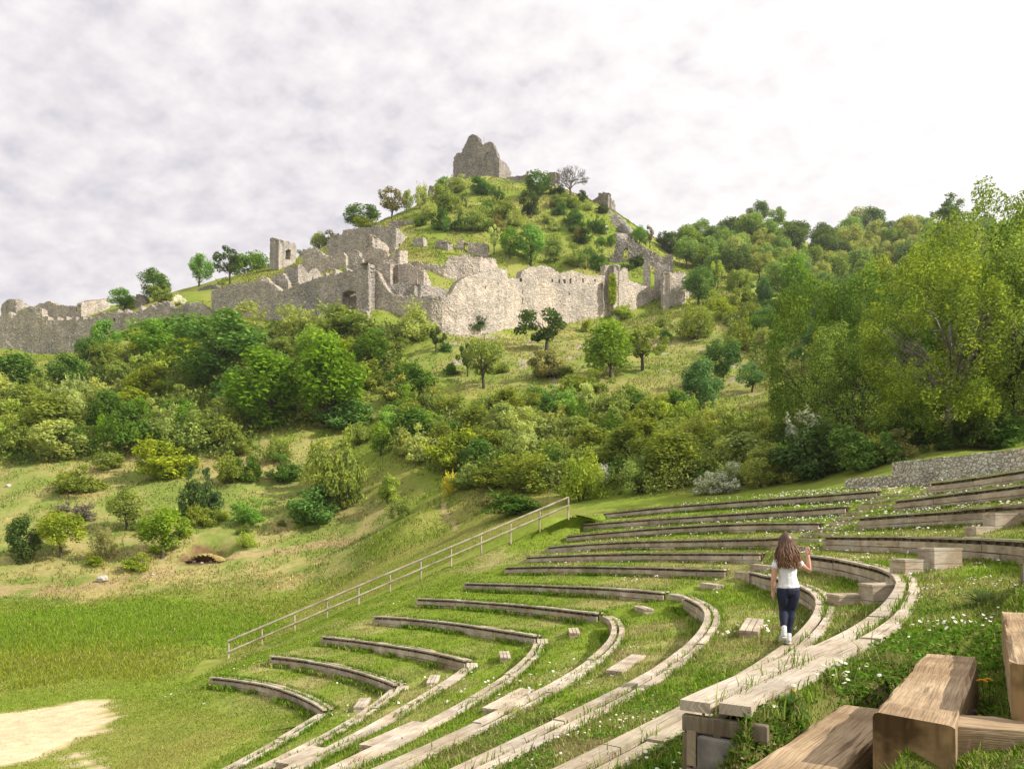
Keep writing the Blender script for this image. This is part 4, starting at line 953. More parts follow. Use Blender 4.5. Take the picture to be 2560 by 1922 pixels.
def proto_crown(kind, seed):
    rr = np.random.default_rng(seed); lobes = []; limbs = MB(); leaf = .05; nl = 3000
    def inell(zc, rx, rz, n, rad, bias=.6):
        for _ in range(n):
            d = rr.normal(size=3); d /= np.linalg.norm(d); d *= rr.random()**(1/3)*(1-bias)+bias*.9
            z = zc + d[2]*rz
            r_ = rr.uniform(*rad)
            lobes.append((d[0]*(rx-r_*.6), d[1]*(rx-r_*.6), z, r_))
    if kind in ('shrub', 'wispy'):
        for _ in range(rr.integers(4, 7)):
            t = rr.random()*6.28; q = rr.uniform(.05, .36); hx, hy, hh = q*math.cos(t), q*math.sin(t), rr.uniform(.45, 1.0)*(1.1-q)
            for _ in range(9 if kind == 'shrub' else 6):
                r_ = rr.uniform(.06, .16); d = rr.normal(size=3)*np.array([.12, .12, .28*hh]); lobes.append((hx+d[0], hy+d[1], np.clip(hh*.5+d[2], .08, .95), r_))
        nl, leaf = (5200, .036) if kind == 'shrub' else (3300, .033)
    elif kind == 'tree':
        inell(.60, .48, .36, 30, (.09, .19), .62); nl, leaf = 4200, .040
    elif kind == 'tall':
        inell(.52, .42, .44, 30, (.10, .19), .55); inell(.85, .22, .12, 6, (.08, .13)); nl, leaf = 4400, .042
    elif kind == 'sparse':
        inell(.62, .47, .30, 17, (.07, .14), .7); nl, leaf = 1700, .040
    elif kind == 'juniper':
        for _ in range(34):
            h = rr.random()**1.1; R = .46*(1-h)**.8 + .05; t = rr.random()*6.28
            lobes.append((R*math.cos(t)*rr.random(), R*math.sin(t)*rr.random(), .06+h*.88, .05+.09*(1-h)))
        nl, leaf = 3000, .036
    elif kind == 'oak':
        inell(.58, .52, .40, 95, (.03, .085), .66); inell(.28, .46, .18, 36, (.03, .08), .75); nl, leaf = 26000, .0125
    elif kind == 'oakfull':
        inell(.50, .51, .47, 90, (.04, .11), .60); inell(.2, .48, .16, 26, (.05, .10), .7); nl, leaf = 25000, .0135
    lobes = [(x, y, max(z, r*.75), r) for x, y, z, r in lobes]
    C, Nn = crown_pts(lobes, nl, rr)
    if kind == 'wispy' or kind == 'shrub':                      # upright shoots
        ns = 70 if kind == 'wispy' else 34
        for _ in range(ns):
            l = lobes[rr.integers(len(lobes))]; t = rr.random()*6.28; p0 = np.array([l[0], l[1], l[2]+l[3]*.6]); dv = np.array([math.cos(t)*.35, math.sin(t)*.35, 1.0]) + p0*np.array([.8, .8, 0])
            dv /= np.linalg.norm(dv); ln = rr.uniform(.10, .26 if kind == 'wispy' else .17)
            m_ = 9; tt = np.linspace(0, 1, m_)[:, None]
            C = np.concatenate([C, p0 + dv*ln*tt + rr.normal(size=(m_, 3))*.010]); q = rr.normal(size=(m_, 3)); Nn = np.concatenate([Nn, q/np.linalg.norm(q, axis=1)[:, None]])
    C[:, 2] = np.maximum(C[:, 2], .01)
    V = leaf_cards(C, Nn, leaf, rr)
    if kind in ('oak', 'oakfull', 'tall', 'tree'):
        zc = np.repeat(C[:, 2], 4); V[:, 2] = zc + (V[:, 2]-zc)*.62
    V[:, 2] = np.clip(V[:, 2], 0, None)
    V[:, :2] -= np.median(V[:, :2], 0); V[:, :2] /= np.quantile(np.abs(V[:, :2]), .985)*2; V[:, 2] /= np.quantile(V[:, 2], .985)
    Fq = np.arange(len(V)).reshape(-1, 4)
    return V, Fq, lobes
def proto_trunk(kind, lobes, seed):
    rr = np.random.default_rng(seed+99); a = MB()
    if kind in ('shrub', 'wispy'):
        for _ in range(7):
            l = lobes[rr.integers(len(lobes))]; a.tube([(rr.normal()*.03, rr.normal()*.03, 0), (l[0]*.4, l[1]*.4, l[2]*.5), l[:3]], [.014, .010, .004], 5, cap=False)
        return a
    ht = {'tree': .38, 'tall': .35, 'sparse': .40, 'oak': .42, 'oakfull': .3, 'juniper': .5}[kind]; r0 = {'oak': .030, 'oakfull': .026, 'juniper': .02}.get(kind, .034)
    lean = rr.normal(size=2)*.03
    a.tube([(0, 0, -.06), (lean[0]*.3, lean[1]*.3, ht*.4), (lean[0], lean[1], ht), (lean[0]*1.4, lean[1]*1.4, ht+.25)], [r0*1.3, r0, r0*.8, r0*.35], 9)
    nb_ = {'oak': 34, 'sparse': 15, 'tree': 14, 'oakfull': 16}.get(kind, 8)
    for l in sorted(lobes, key=lambda q: -math.hypot(q[0], q[1]))[:nb_]:
        z0 = rr.uniform(.55, 1.15)*ht; st = np.array([lean[0]*z0/ht, lean[1]*z0/ht, z0]); en = np.array(l[:3]); md = st*.5+en*.5 + np.array([0, 0, .03]) + rr.normal(size=3)*.02
        rb = r0*rr.uniform(.3, .5); a.tube([st, st*.75+md*.25+rr.normal(size=3)*.008, md, md*.4+en*.6+rr.normal(size=3)*.02, en], [rb, rb*.85, rb*.6, rb*.4, rb*.15], 6, cap=False)
        if kind in ('oak', 'sparse'):
            for _ in range(3):
                e2 = en + rr.normal(size=3)*.08; a.tube([md, md*.5+e2*.5+rr.normal(size=3)*.015, e2], [rb*.4, rb*.25, rb*.1], 4, cap=False)
    return a
M['bark_dark'] = mat_bark('dark_bark', (.085, .07, .055))
TONE = {
 'bright': mat_leaf('bright_green_leaves', (.125, .225, .026)),
 'fresh': mat_leaf('fresh_green_leaves', (.17, .26, .034), .3),
 'mid': mat_leaf('mid_green_leaves', (.085, .155, .025)),
 'olive': mat_leaf('olive_leaves', (.175, .215, .042), .35),
 'pale': mat_leaf('pale_olive_leaves', (.27, .30, .085), .3),
 'yellow': mat_leaf('yellow_green_leaves', (.22, .265, .026), .35),
 'dark': mat_leaf('dark_leaves', (.055, .09, .022), .4),
 'blue': mat_leaf('blue_green_leaves', (.085, .16, .05), .35),
 'brown': mat_leaf('brownish_leaves', (.19, .175, .065), .35),
 'grey': mat_leaf('grey_twigs_and_leaves', (.18, .165, .12), .4, .2),
 'silver': mat_leaf('silver_grey_leaves', (.32, .34, .27), .5, .25),
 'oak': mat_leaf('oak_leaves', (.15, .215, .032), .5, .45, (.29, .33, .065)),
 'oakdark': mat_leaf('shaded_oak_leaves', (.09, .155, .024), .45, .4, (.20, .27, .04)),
 'white': mat_leaf('white_blossom', (.66, .64, .58), .2, .2),
 'broom': mat_leaf('yellow_broom_blossom', (.42, .36, .02), .4, .2),
 'far': mat_leaf('far_wood_leaves', (.16, .23, .055), .35), 'fardark': mat_leaf('far_dark_wood_leaves', (.095, .145, .05), .35), 'farolive': mat_leaf('far_olive_wood_leaves', (.24, .26, .075), .35),
}
PROTO = {}
for kd, n in (('shrub', 5), ('wispy', 4), ('tree', 4), ('tall', 2), ('sparse', 2), ('juniper', 1), ('oak', 3), ('oakfull', 2)):
    for i in range(n):
        V, Fq, lb = proto_crown(kd, 100*len(kd) + i*7 + ord(kd[0])); tr = proto_trunk(kd, lb, i)
        if kd in ('shrub', 'wispy'):
            Vt = np.concatenate(tr.V); Ft = np.concatenate(tr.F)
            me = mesh_np('shrub', np.concatenate([V, Vt]), [np.concatenate([Fq, Ft+len(V)])], None, None, np.concatenate([np.zeros(len(Fq)), np.ones(len(Ft))]), True)
            me.materials.append(TONE['mid']); me.materials.append(M['bark_dark']); PROTO.setdefault(kd, []).append((me, None))
        else:
            me = mesh_np('crown', V, [Fq], None, None, None, True); me.materials.append(TONE['mid'])
            Vt = np.concatenate(tr.V); Ft = np.concatenate(tr.F); tri = Ft[:, 2] == Ft[:, 3]
            mt = mesh_np('trunk', Vt, [Ft[~tri], Ft[tri][:, :3]], np.concatenate(tr.U), None, None, True); mt.materials.append(M['bark_dark']); PROTO.setdefault(kd, []).append((me, mt))
CATNAME = {'shrub': ('shrub', 'shrub'), 'wispy': ('shrub', 'shrub'), 'tree': ('tree', 'tree'), 'tall': ('tree', 'tree'), 'sparse': ('tree', 'tree'), 'juniper': ('juniper', 'tree'), 'oak': ('oak_tree', 'tree'), 'oakfull': ('oak_tree', 'tree')}
_pc = {}
def plant(kind, p, w_, h_, tone, label, group=None, bark=None, name=None):
    i = _pc.get(kind, 0); _pc[kind] = i + 1; me, mt = PROTO[kind][i % len(PROTO[kind])]
    nm, cat = CATNAME[kind]; nm = name or nm
    def place(o, mt_):
        o.location = tuple(p); o.rotation_euler = (random.uniform(-.06, .06), random.uniform(-.06, .06), random.uniform(0, 6.28)); o.scale = (w_*random.uniform(.94, 1.06), w_*random.uniform(.94, 1.06), h_)
    def crown_mat(o):
        o.material_slots[0].link = 'OBJECT'; o.material_slots[0].material = TONE[tone]
    if mt is None:
        o = bpy.data.objects.new(nm, me); COL.objects.link(o); place(o, None); crown_mat(o); return tag(o, label, cat, group)
    r = bpy.data.objects.new(nm, None); COL.objects.link(r); place(r, None); r.empty_display_size = .3; tag(r, label, cat, group)
    c = bpy.data.objects.new('crown', me); COL.objects.link(c); c.parent = r; crown_mat(c)
    t = bpy.data.objects.new('trunk', mt); COL.objects.link(t); t.parent = r
    if bark: t.material_slots[0].link = 'OBJECT'; t.material_slots[0].material = M[bark]
    return r
def veg(x, y, w_, h_, kind, tone, label, group=None, Y=None, ymin=14, bark=None, sink=.15, name=None):
    """x, y: foot in the photograph; w_, h_: size there"""
    Yh = hit(x*K, y*K, ymin) if Y is None else Y
    if Yh is None: Yh = 232
    px = x*K; X = (px-CX)/F*Yh; z = float(H(X, Yh)) if Y is None else (HOR - y*K)/F*Yh
    s = K/F*Yh
    return plant(kind, (X, Yh, z - sink*.5), w_*s, h_*s, tone, label, group, bark, name)
T_ = [ # skyline and castle hill
 (430,620,58,68,'tree','bright','small round tree with a bare trunk alone on the left skyline'),
 (543,583,80,76,'tree','bright','bright green tree with a forked trunk beside the square skyline tower'),
 (497,615,58,78,'sparse','dark','dark sparse tree between two green trees on the left skyline'),
 (335,652,60,66,'tree','mid','green tree on the skyline above the merlons of the grey wall'),
 (268,673,58,48,'tree','bright','bright low tree behind the far left merlons'),
 (297,637,38,34,'tree','dark','dark tree crown peeping over the left skyline ridge'),
 (351,654,52,36,'shrub','olive','olive shrub in front of the green tree above the merlons'),
 (388,659,32,20,'wispy','white','white blossoming shrub above the merlons of the grey wall'),
 (123,660,52,22,'shrub','olive','olive shrub on top of the far left ruins'),
 (68,660,34,20,'shrub','dark','small dark shrub beside the rounded ruin at the far left'),
 (458,596,22,34,'sparse','mid','thin young tree right of the lone round tree'),
 (625,526,30,18,'shrub','dark','dark shrub behind the square skyline tower'),
 (655,542,34,28,'sparse','grey','nearly bare small tree right of the square skyline tower'),
 (722,508,42,34,'shrub','brown','brownish shrub on the skyline left of the roofless house'),
 (690,534,38,48,'tree','olive','olive tree at the left end of the roofless house'),
 (782,487,68,54,'tree','mid','broad green tree on the skyline above the roofless house'),
 (790,496,52,24,'shrub','yellow','yellow green shrub at the foot of the broad skyline tree'),
 (846,472,60,56,'sparse','brown','brownish half bare tree on the skyline'),
 (878,452,26,42,'tall','olive','slim olive tree on the upper left ridge'),
 (914,450,56,48,'wispy','pale','pale feathery shrub on the upper left ridge'),
 (963,458,64,54,'shrub','olive','big olive shrub in the middle of the upper slope'),
 (998,450,32,26,'shrub','dark','dark shrub right of the big olive shrub'),
 (955,413,36,26,'shrub','bright','bright shrub on the ridge below the pinnacle'),
 (985,402,42,24,'shrub','pale','pale shrub at the left foot of the keep'),
 (990,417,32,24,'shrub','olive','olive shrub under the pale shrub of the keep'),
 (1042,422,54,34,'shrub','mid','round green shrub below the keep'),
 (1078,438,28,32,'shrub','dark','dark narrow shrub right below the keep'),
 (1089,474,48,40,'wispy','olive','feathery olive shrub on the upper slope'),
 (925,474,44,32,'wispy','pale','pale shrub above the dark wall ruin'),
 (955,497,54,46,'shrub','mid','round grey green shrub above the ruined stubs'),
 (996,502,40,40,'juniper','dark','dark pointed juniper in the middle of the upper slope'),
 (1034,500,70,54,'shrub','olive','broad olive shrub in the middle of the upper slope'),
 (1070,502,46,34,'shrub','brown','brown tinged shrub beside the broad olive shrub'),
 (1067,551,32,62,'sparse','pale','pale thin tree left of the twin bright trees'),
 (1102,562,42,66,'tree','bright','smaller of the twin bright green trees behind the lit wall'),
 (1147,576,76,84,'tree','bright','larger of the twin bright green trees behind the lit wall'),
 (1195,560,34,50,'tree','olive','olive tree right of the twin bright trees'),
 (1163,426,56,50,'tree','mid','green tree on the summit ridge below the stone pillar'),
 (1146,473,44,54,'sparse','dark','crooked dark tree on the right of the upper slope'),
 (1204,448,32,28,'shrub','olive','olive shrub right of the crooked dark tree'),
 (1207,423,40,20,'shrub','dark','low dark shrub at the foot of the stone pillar'),
 (1261,436,30,21,'shrub','dark','dark ivy mound between the bare tree and the broken turret'),
 (1272,456,26,24,'wispy','pale','pale bush left of the broken turret'),
 (1230,450,44,28,'shrub','olive','olive shrub under the bare tree'),
 (1196,450,28,22,'shrub','brown','brown shrub on the right of the summit'),
 (1242,492,42,40,'shrub','mid','green shrub on the grass left of the rock outcrops'),
 (1285,500,34,28,'shrub','mid','green shrub in the cleft of the rock outcrops'),
 (1247,523,30,32,'wispy','brown','brown shrub on the right of the upper slope'),
 (1300,462,40,18,'shrub','dark','dark low shrub at the foot of the broken turret'),
 (1300,533,24,22,'tree','bright','small bright tree below the rock outcrops, the left of a pair'),
 (1320,534,24,24,'tree','bright','small bright tree below the rock outcrops, the right of a pair'),
 (1201,563,38,50,'wispy','olive','feathery olive tree above the lit wall'),
 (1245,577,56,42,'shrub','olive','dark olive shrub mass above the lit wall'),
 (1289,586,48,52,'shrub','mid','tall green shrub above the lit wall, left of the broken stubs'),
 (1382,534,30,42,'tree','bright','bright tree behind the arched ridge wall'),
 (1404,536,28,48,'sparse','grey','thin bare tree behind the arched ridge wall'),
 (1431,541,32,36,'sparse','dark','dark thin tree right of the arched ridge wall'),
 (1376,578,34,24,'shrub','dark','ivy dark shrub behind the broken stubs'),
 (1350,588,30,20,'shrub','mid','green shrub below the arched gap'),
 # slope right of the castle
 (1503,734,90,70,'wispy','olive','big olive shrub standing alone on the bare slope below the corner tower'),
 (1614,678,74,54,'shrub','olive','olive shrub on the slope left of the tall bright tree'),
 (1677,692,58,58,'sparse','mid','green tree leaning beside the tall bright tree'),
 (1714,678,66,122,'tall','bright','tall bright green tree standing clear of the wooded hill'),
 (1550,625,32,58,'sparse','yellow','small yellow green tree on a thin trunk right of the castle'),
 (1541,630,16,30,'sparse','dark','small dark crooked tree beside the yellow green one'),
 (1580,628,30,26,'wispy','pale','pale shrub right of the small yellow green tree'),
 (1470,640,22,14,'shrub','yellow','little yellow shrub at the corner tower'),
 (1610,757,62,76,'shrub','olive','olive shrub group on the bare slope above the blue green trees'),
 (1646,762,38,52,'sparse','pale','leaning thin tree on the bare slope'),
 (1560,826,70,90,'tree','blue','blue green tree, upper of the two on the slope'),
 (1508,893,84,114,'tall','blue','blue green tree, lower and larger of the two on the slope'),
 (1624,848,62,64,'tree','blue','blue green tree right of the two on the slope'),
 (1455,913,76,64,'shrub','mid','round green shrub left of the blue green trees'),
 (1565,933,104,64,'wispy','pale','wide pale shrub below the blue green trees'),
 # slope below the lit wall
 (898,738,86,68,'wispy','pale','pale feathery shrub against the shaded part of the curved wall'),
 (942,758,42,50,'sparse','dark','dark spindly bush right of the pale feathery shrub'),
 (1180,760,112,86,'sparse','dark','crooked umbrella shaped tree below the lit wall'),
 (1265,718,26,30,'shrub','yellow','little yellow green bush at the foot of the lit wall'),
 (1320,820,102,122,'tall','fresh','light green leafy tree on the grass below the lit wall'),
 (1388,800,96,96,'sparse','olive','many stemmed half bare tree right of the light green tree'),
 (1045,840,92,104,'sparse','olive','crooked thin tree on the middle slope'),
 (1010,815,52,70,'sparse','dark','dark bent tree left of the crooked thin tree'),
 (805,803,96,82,'tree','mid','round dark green tree left of the bare middle slope'),
 (1190,816,94,54,'shrub','brown','brownish shrub clump under the crooked umbrella tree'),
 (1260,850,104,52,'shrub','olive','wide olive shrub below the brownish clump'),
 (1180,880,76,46,'shrub','mid','green shrub at the lower edge of the middle slope'),
 (1345,690,50,28,'shrub','yellow','yellow green shrub at the right foot of the lit wall'),
 (1020,720,62,40,'wispy','dark','scrubby creeper at the foot of the curved wall corner'),
 # thicket landmarks
 (585,925,165,165,'tall','bright','big rounded bright tree, left of the pair above the clearing'),
 (706,925,146,186,'tall','bright','big rounded bright tree, right of the pair above the clearing'),
 (680,830,90,120,'tree','fresh','light green tree behind the pair above the clearing'),
 (470,845,190,160,'tree','mid','broad dark green tree in the middle of the left thicket'),
 (335,778,110,84,'tree','bright','bright tree under the merlons of the grey wall'),
 (225,765,62,72,'tall','bright','slim bright tree in front of the far left wall'),
 (190,800,70,70,'tree','mid','green tree left of the slim bright tree'),
 (398,738,72,46,'tree','bright','bright tree top against the middle of the grey wall'),
 (520,722,100,62,'wispy','pale','pale feathery shrub along the foot of the grey wall'),
 (640,726,110,66,'wispy','pale','pale shrub below the gate tower'),
 (745,725,110,56,'wispy','olive','olive scrub right below the gate tower'),
 (400,958,52,84,'tall','bright','narrow bright tree at the lower edge of the left thicket'),
 (822,985,54,72,'tree','fresh','yellow green round tree right of the clearing'),
 (600,1000,70,54,'wispy','olive','olive shrub on the left rim of the clearing'),
 (880,985,70,60,'wispy','pale','greyish feathery shrub right of the yellow green round tree'),
 (780,960,64,44,'shrub','olive','olive shrub below the pair of big trees'),
 (970,1072,48,50,'wispy','broom','yellow flowering broom where the footpath enters the thicket'),
 (840,1085,60,56,'shrub','yellow','yellow green broom on the bank left of the footpath'),
 (1300,1052,44,46,'wispy','white','white blossoming bush beside the top of the handrail'),
 (1255,1082,90,100,'wispy','yellow','bush with long upright shoots at the top of the handrail'),
 (1556,1066,100,64,'shrub','silver','silver leaved blossoming bush behind the top bench rows'),
 (1775,1000,120,110,'wispy','silver','grey green blossoming bush at the edge of the dark trees'),
 (1870,1010,80,70,'wispy','broom','yellow flowering broom in front of the dark trees'),
 # dry slope at the left
 (172,1064,104,52,'shrub','olive','low wide olive shrub alone on the dry slope'),
 (358,1034,114,82,'shrub','yellow','yellow green round shrub on the dry slope'),
 (236,1016,60,40,'wispy','olive','thin olive bush above the low wide shrub'),
 (500,1044,86,60,'shrub','olive','olive shrub right of the juniper, upper left of the clearing'),
 (545,1040,60,54,'shrub','mid','dark green shrub beside the olive shrub above the juniper'),
 (618,1042,92,54,'shrub','mid','green shrub below the clearing'),
 (420,1122,66,112,'juniper','dark','dark double juniper on the dry slope, its left spire'),
 (446,1120,60,104,'juniper','dark','dark double juniper on the dry slope, its right spire'),
 (438,1136,70,44,'wispy','olive','thin grey bush at the foot of the double juniper'),
 (536,1132,76,48,'shrub','bright','bright green low shrub right of the juniper'),
 (678,1132,110,82,'shrub','mid','round green shrub on the lower bank'),
 (745,1100,116,150,'shrub','olive','tall olive shrub mass above the round shrub of the lower bank'),
 (700,1050,90,90,'wispy','pale','pale feathery shrub below the clearing'),
 (275,1146,74,86,'tree','olive','slender olive tree behind the light green leaning tree'),
 (350,1206,116,108,'tree','fresh','light green leaning tree left of the earth hollow'),
 (48,1218,66,100,'tall','dark','dark twiggy tree at the lower left edge'),
 (132,1206,84,98,'tree','yellow','yellow green tree between the dark one and the brown bush'),
 (222,1210,78,70,'wispy','brown','reddish brown half bare bush'),
 (180,1125,48,36,'wispy','grey','grey twiggy bush on the dry grass'),
 (650,1140,26,22,'shrub','yellow','tiny yellow bush left of the round green shrub'),
 (535,1182,44,32,'wispy','yellow','small yellow green bush right of the earth hollow'),
 (205,1222,40,28,'shrub','yellow','small yellow shrub at the foot of the brown bush'),
 (290,1232,60,36,'wispy','yellow','low yellow weeds under the leaning tree'),
 (870,1118,70,46,'wispy','olive','sparse olive bush left of the footpath'),
 (1110,1112,110,44,'wispy','mid','tall weeds behind the upper handrail'),
 (1060,1096,70,30,'wispy','brown','brown weeds behind the handrail'),
]
for q in T_: veg(*q)
# bare tree on the summit
def bare_tree():
    p = gpt(1232, 427); Y = p[1]; s = K/F*Y; r = empty('bare_tree', (p[0], p[1], p[2]-.2), 'bare round headed tree against the sky on the summit', 'tree')
    a = MB(); b = MB(); rr = np.random.default_rng(5); Hh = 64*s; Wd = 62*s
    a.tube([(0,0,0),(.1,0,Hh*.16),(-.1,0,Hh*.32)], [.42,.34,.28], 8)
    def grow(p0, d, ln, rad, dep):
        p1 = p0 + d*ln; mid = (p0+p1)/2 + rr.normal(size=3)*ln*.06
        (a if dep < 2 else b).tube([p0, mid, p1], [rad, rad*.8, rad*.6], 5 if dep < 3 else 3, cap=False)
        if dep >= 6: return
        for _ in range(3 if dep < 4 else 2):
            nd_ = d + rr.normal(size=3)*.42; nd_ /= np.linalg.norm(nd_); grow(p1, nd_, ln*rr.uniform(.62, .86), max(rad*.58, .03), dep+1)
    for t in np.linspace(0, 6.28, 6)[:-1]:
        d = np.array([math.cos(t)*.75, math.sin(t)*.75, .9]); d /= np.linalg.norm(d); grow(np.array([-.1, 0, Hh*.28]), d, Hh*.21, .2, 0)
    grow(np.array([-.1, 0, Hh*.3]), np.array([0, 0, 1.]), Hh*.21, .2, 0)
    a.build('trunk', M['bark_grey'], r, True); b.build('crown', M['bark_grey'], r)
bare_tree()
# ivy on the great wall
def ivy():
    rr = np.random.default_rng(3); n = 1500; u = rr.random(n); v = rr.random(n)
    wv = .5 + .5*np.sin(v*3.1); px = 1531 + (u-.5)*17*(.45+.55*wv); py = 300 + (1225 + v*225)/3.16
    Y = 169.6 - rr.random(n)*.9; C = np.stack([(px-CX)/F*Y, Y, (HOR-py)/F*Y], 1)
    Nn = rr.normal(size=(n, 3))*.6 + np.array([.1, -1, .3]); Nn /= np.linalg.norm(Nn, axis=1)[:, None]
    V = leaf_cards(C, Nn, .5, rr); o0 = V.mean(0); me = mesh_np('ivy', V-o0, [np.arange(len(V)).reshape(-1, 4)], None, None, None, True)
    o = link('ivy', me, TONE['yellow']); o.location = tuple(o0); tag(o, 'tall green ivy hanging on the sunlit curtain wall', 'ivy')
ivy()
# ------------------------------------------------------------------ thickets filled plant by plant
def scatter_poly(poly, n, wr, kinds, tones, label, group, rng, mind=.6, ymin=30, hfac=(.75, 1.05), grow=None, hY=None):
    P = np.array(poly, float); lo, hi = P.min(0), P.max(0); got = []; tries = 0
    while len(got) < n and tries < n*60:
        tries += 1; x, y = rng.uniform(lo[0], hi[0]), rng.uniform(lo[1], hi[1])
        if not inpoly(np.array([x]), np.array([y]), poly)[0]: continue
        w_ = rng.uniform(*wr)*(grow(x, y) if grow else 1)
        if any(abs(x-a) < (w_+c)*.5*mind and abs(y-b) < (w_+c)*.5*mind*.55 for a, b, c in got): continue
        got.append((x, y, w_))
    for x, y, w_ in sorted(got, key=lambda q: q[1]):
        kd = kinds[rng.integers(len(kinds))]; tn = tones[rng.integers(len(tones))]; h_ = w_*rng.uniform(*hfac)*(1.15 if kd in ('tree', 'tall') else .9)
        nm = {'bright':'bright green','fresh':'light green','mid':'green','olive':'olive','pale':'pale feathery','yellow':'yellow green','dark':'dark','blue':'blue green','brown':'brownish','silver':'greyish','far':'green','fardark':'dark','farolive':'olive','oak':'leafy','oakdark':'shaded','white':'white blossoming','broom':'yellow flowering','grey':'grey'}[tn]
        veg(x, y, w_, h_, kd, tn, '%s %s %s' % (nm, 'tree' if kd in ('tree', 'tall', 'sparse', 'oak', 'oakfull') else 'shrub', label), '%s %s %s' % (nm, 'trees' if kd in ('tree', 'tall', 'sparse', 'oak', 'oakfull') else 'shrubs', group), ymin=ymin)
    return len(got)
rg = np.random.default_rng(11)
gy = lambda x, y: .60 + .75*np.clip((y-700)/330, 0, 1.1)
scatter_poly([(-30,840),(120,828),(200,800),(330,755),(480,722),(600,712),(860,712),(880,800),(800,800),(760,940),(560,945),(520,1000),(330,985),(230,1005),(120,1000),(-30,1015)], 84, (62, 100), ['shrub','shrub','wispy','wispy','tall','shrub','tall'], ['olive','olive','olive','pale','mid','yellow','bright','pale','mid'], 'in the dense thicket below the grey curtain wall', 'of the left thicket', rg, .46, 60, (.6, .9), gy)
scatter_poly([(860,800),(960,880),(1010,915),(1150,890),(1300,880),(1460,915),(1600,950),(1700,970),(1720,1062),(1560,1066),(1420,1066),(1270,1072),(1130,1068),(1010,1062),(900,1010),(850,960),(840,880)], 84, (66, 112), ['shrub','wispy','shrub','wispy','wispy','tall'], ['olive','pale','olive','yellow','mid','pale','olive','fresh'], 'in the broad thicket behind the handrail and benches', 'of the middle thicket', rg, .46, 46, (.58, .9), lambda x, y: .66 + .5*np.clip((y-780)/280, 0, 1))
scatter_poly([(900,760),(1000,750),(1120,745),(1430,690),(1700,720),(1660,850),(1450,880),(1300,850),(1020,850)], 14, (26, 46), ['wispy','shrub','shrub'], ['olive','mid','olive','yellow'], 'scattered on the open slope below the lit wall', 'of the open slope', rg, 1.2, 60)
scatter_poly([(870,500),(960,440),(1060,425),(1200,440),(1300,500),(1280,590),(1180,530),(1080,520),(1000,520),(900,520)], 14, (24, 44), ['wispy','shrub','shrub'], ['olive','mid','pale','dark'], 'scattered on the grass of the castle hill', 'of the castle hill', rg, 1.0, 150)
scatter_poly([(0,1020),(300,1000),(560,1060),(800,1120),(640,1200),(380,1230),(0,1240)], 10, (20, 40), ['wispy','shrub'], ['yellow','olive','grey'], 'dotted over the dry slope at the left', 'of the dry slope', rg, 1.3, 50, (.5, .8))
# wooded hill to the right
scatter_poly([(1440,545),(1510,505),(1600,490),(1700,478),(1830,468),(2000,505),(2230,525),(2230,640),(2000,700),(1850,720),(1760,690),(1700,640),(1600,610),(1500,600)], 150, (44, 70), ['tree','tree','tree','tall'], ['far','far','fardark','farolive','farolive','fardark','far'], 'on the wooded hill right of the castle', 'of the wooded hill', rg, .56, 100, (.8, 1.1), lambda x, y: .72 + .5*np.clip((y-480)/200, 0, 1.2))
scatter_poly([(1480,640),(1640,640),(1720,690),(1800,720),(1800,800),(1690,800),(1640,730),(1560,690)], 20, (44, 70), ['shrub','wispy','tree'], ['olive','mid','yellow','blue'], 'at the foot of the wooded hill', 'at the foot of the wooded hill', rg, .7, 100)
scatter_poly([(1800,700),(2230,640),(2230,800),(1900,830),(1760,800)], 34, (70, 120), ['tree','tree','tall','shrub'], ['far','yellow','farolive','mid'], 'behind the big oaks at the right', 'behind the big oaks', rg, .6, 60, (.9, 1.2))
# big oaks and undergrowth behind the stone walls
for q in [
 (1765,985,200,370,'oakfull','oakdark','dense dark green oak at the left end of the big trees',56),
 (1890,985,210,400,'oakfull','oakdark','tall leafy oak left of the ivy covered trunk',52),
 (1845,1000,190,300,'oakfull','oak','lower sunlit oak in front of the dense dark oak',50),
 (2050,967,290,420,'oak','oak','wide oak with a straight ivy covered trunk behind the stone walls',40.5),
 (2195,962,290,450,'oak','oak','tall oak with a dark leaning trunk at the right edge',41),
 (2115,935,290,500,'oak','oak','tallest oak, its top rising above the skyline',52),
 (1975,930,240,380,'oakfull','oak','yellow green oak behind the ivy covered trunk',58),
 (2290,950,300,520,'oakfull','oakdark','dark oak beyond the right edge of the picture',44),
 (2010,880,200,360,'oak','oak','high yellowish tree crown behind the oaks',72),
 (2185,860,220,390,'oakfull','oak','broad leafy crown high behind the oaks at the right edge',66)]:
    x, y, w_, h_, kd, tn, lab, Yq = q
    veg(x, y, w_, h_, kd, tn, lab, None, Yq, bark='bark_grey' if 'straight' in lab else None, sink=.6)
veg(2050,480,70,60,'juniper','fardark','dark pointed conifer on the right skyline behind the oaks', None, 200, name='conifer')
scatter_poly([(1700,985),(1800,985),(1950,965),(2040,955),(2230,930),(2230,960),(2060,985),(1940,1000),(1860,1035),(1720,1060)], 22, (90, 150), ['shrub','shrub','wispy'], ['oakdark','dark','oakdark','mid','brown'], 'in the shade under the big oaks', 'of the oak undergrowth', rg, .5, 37, (.7, 1.0))

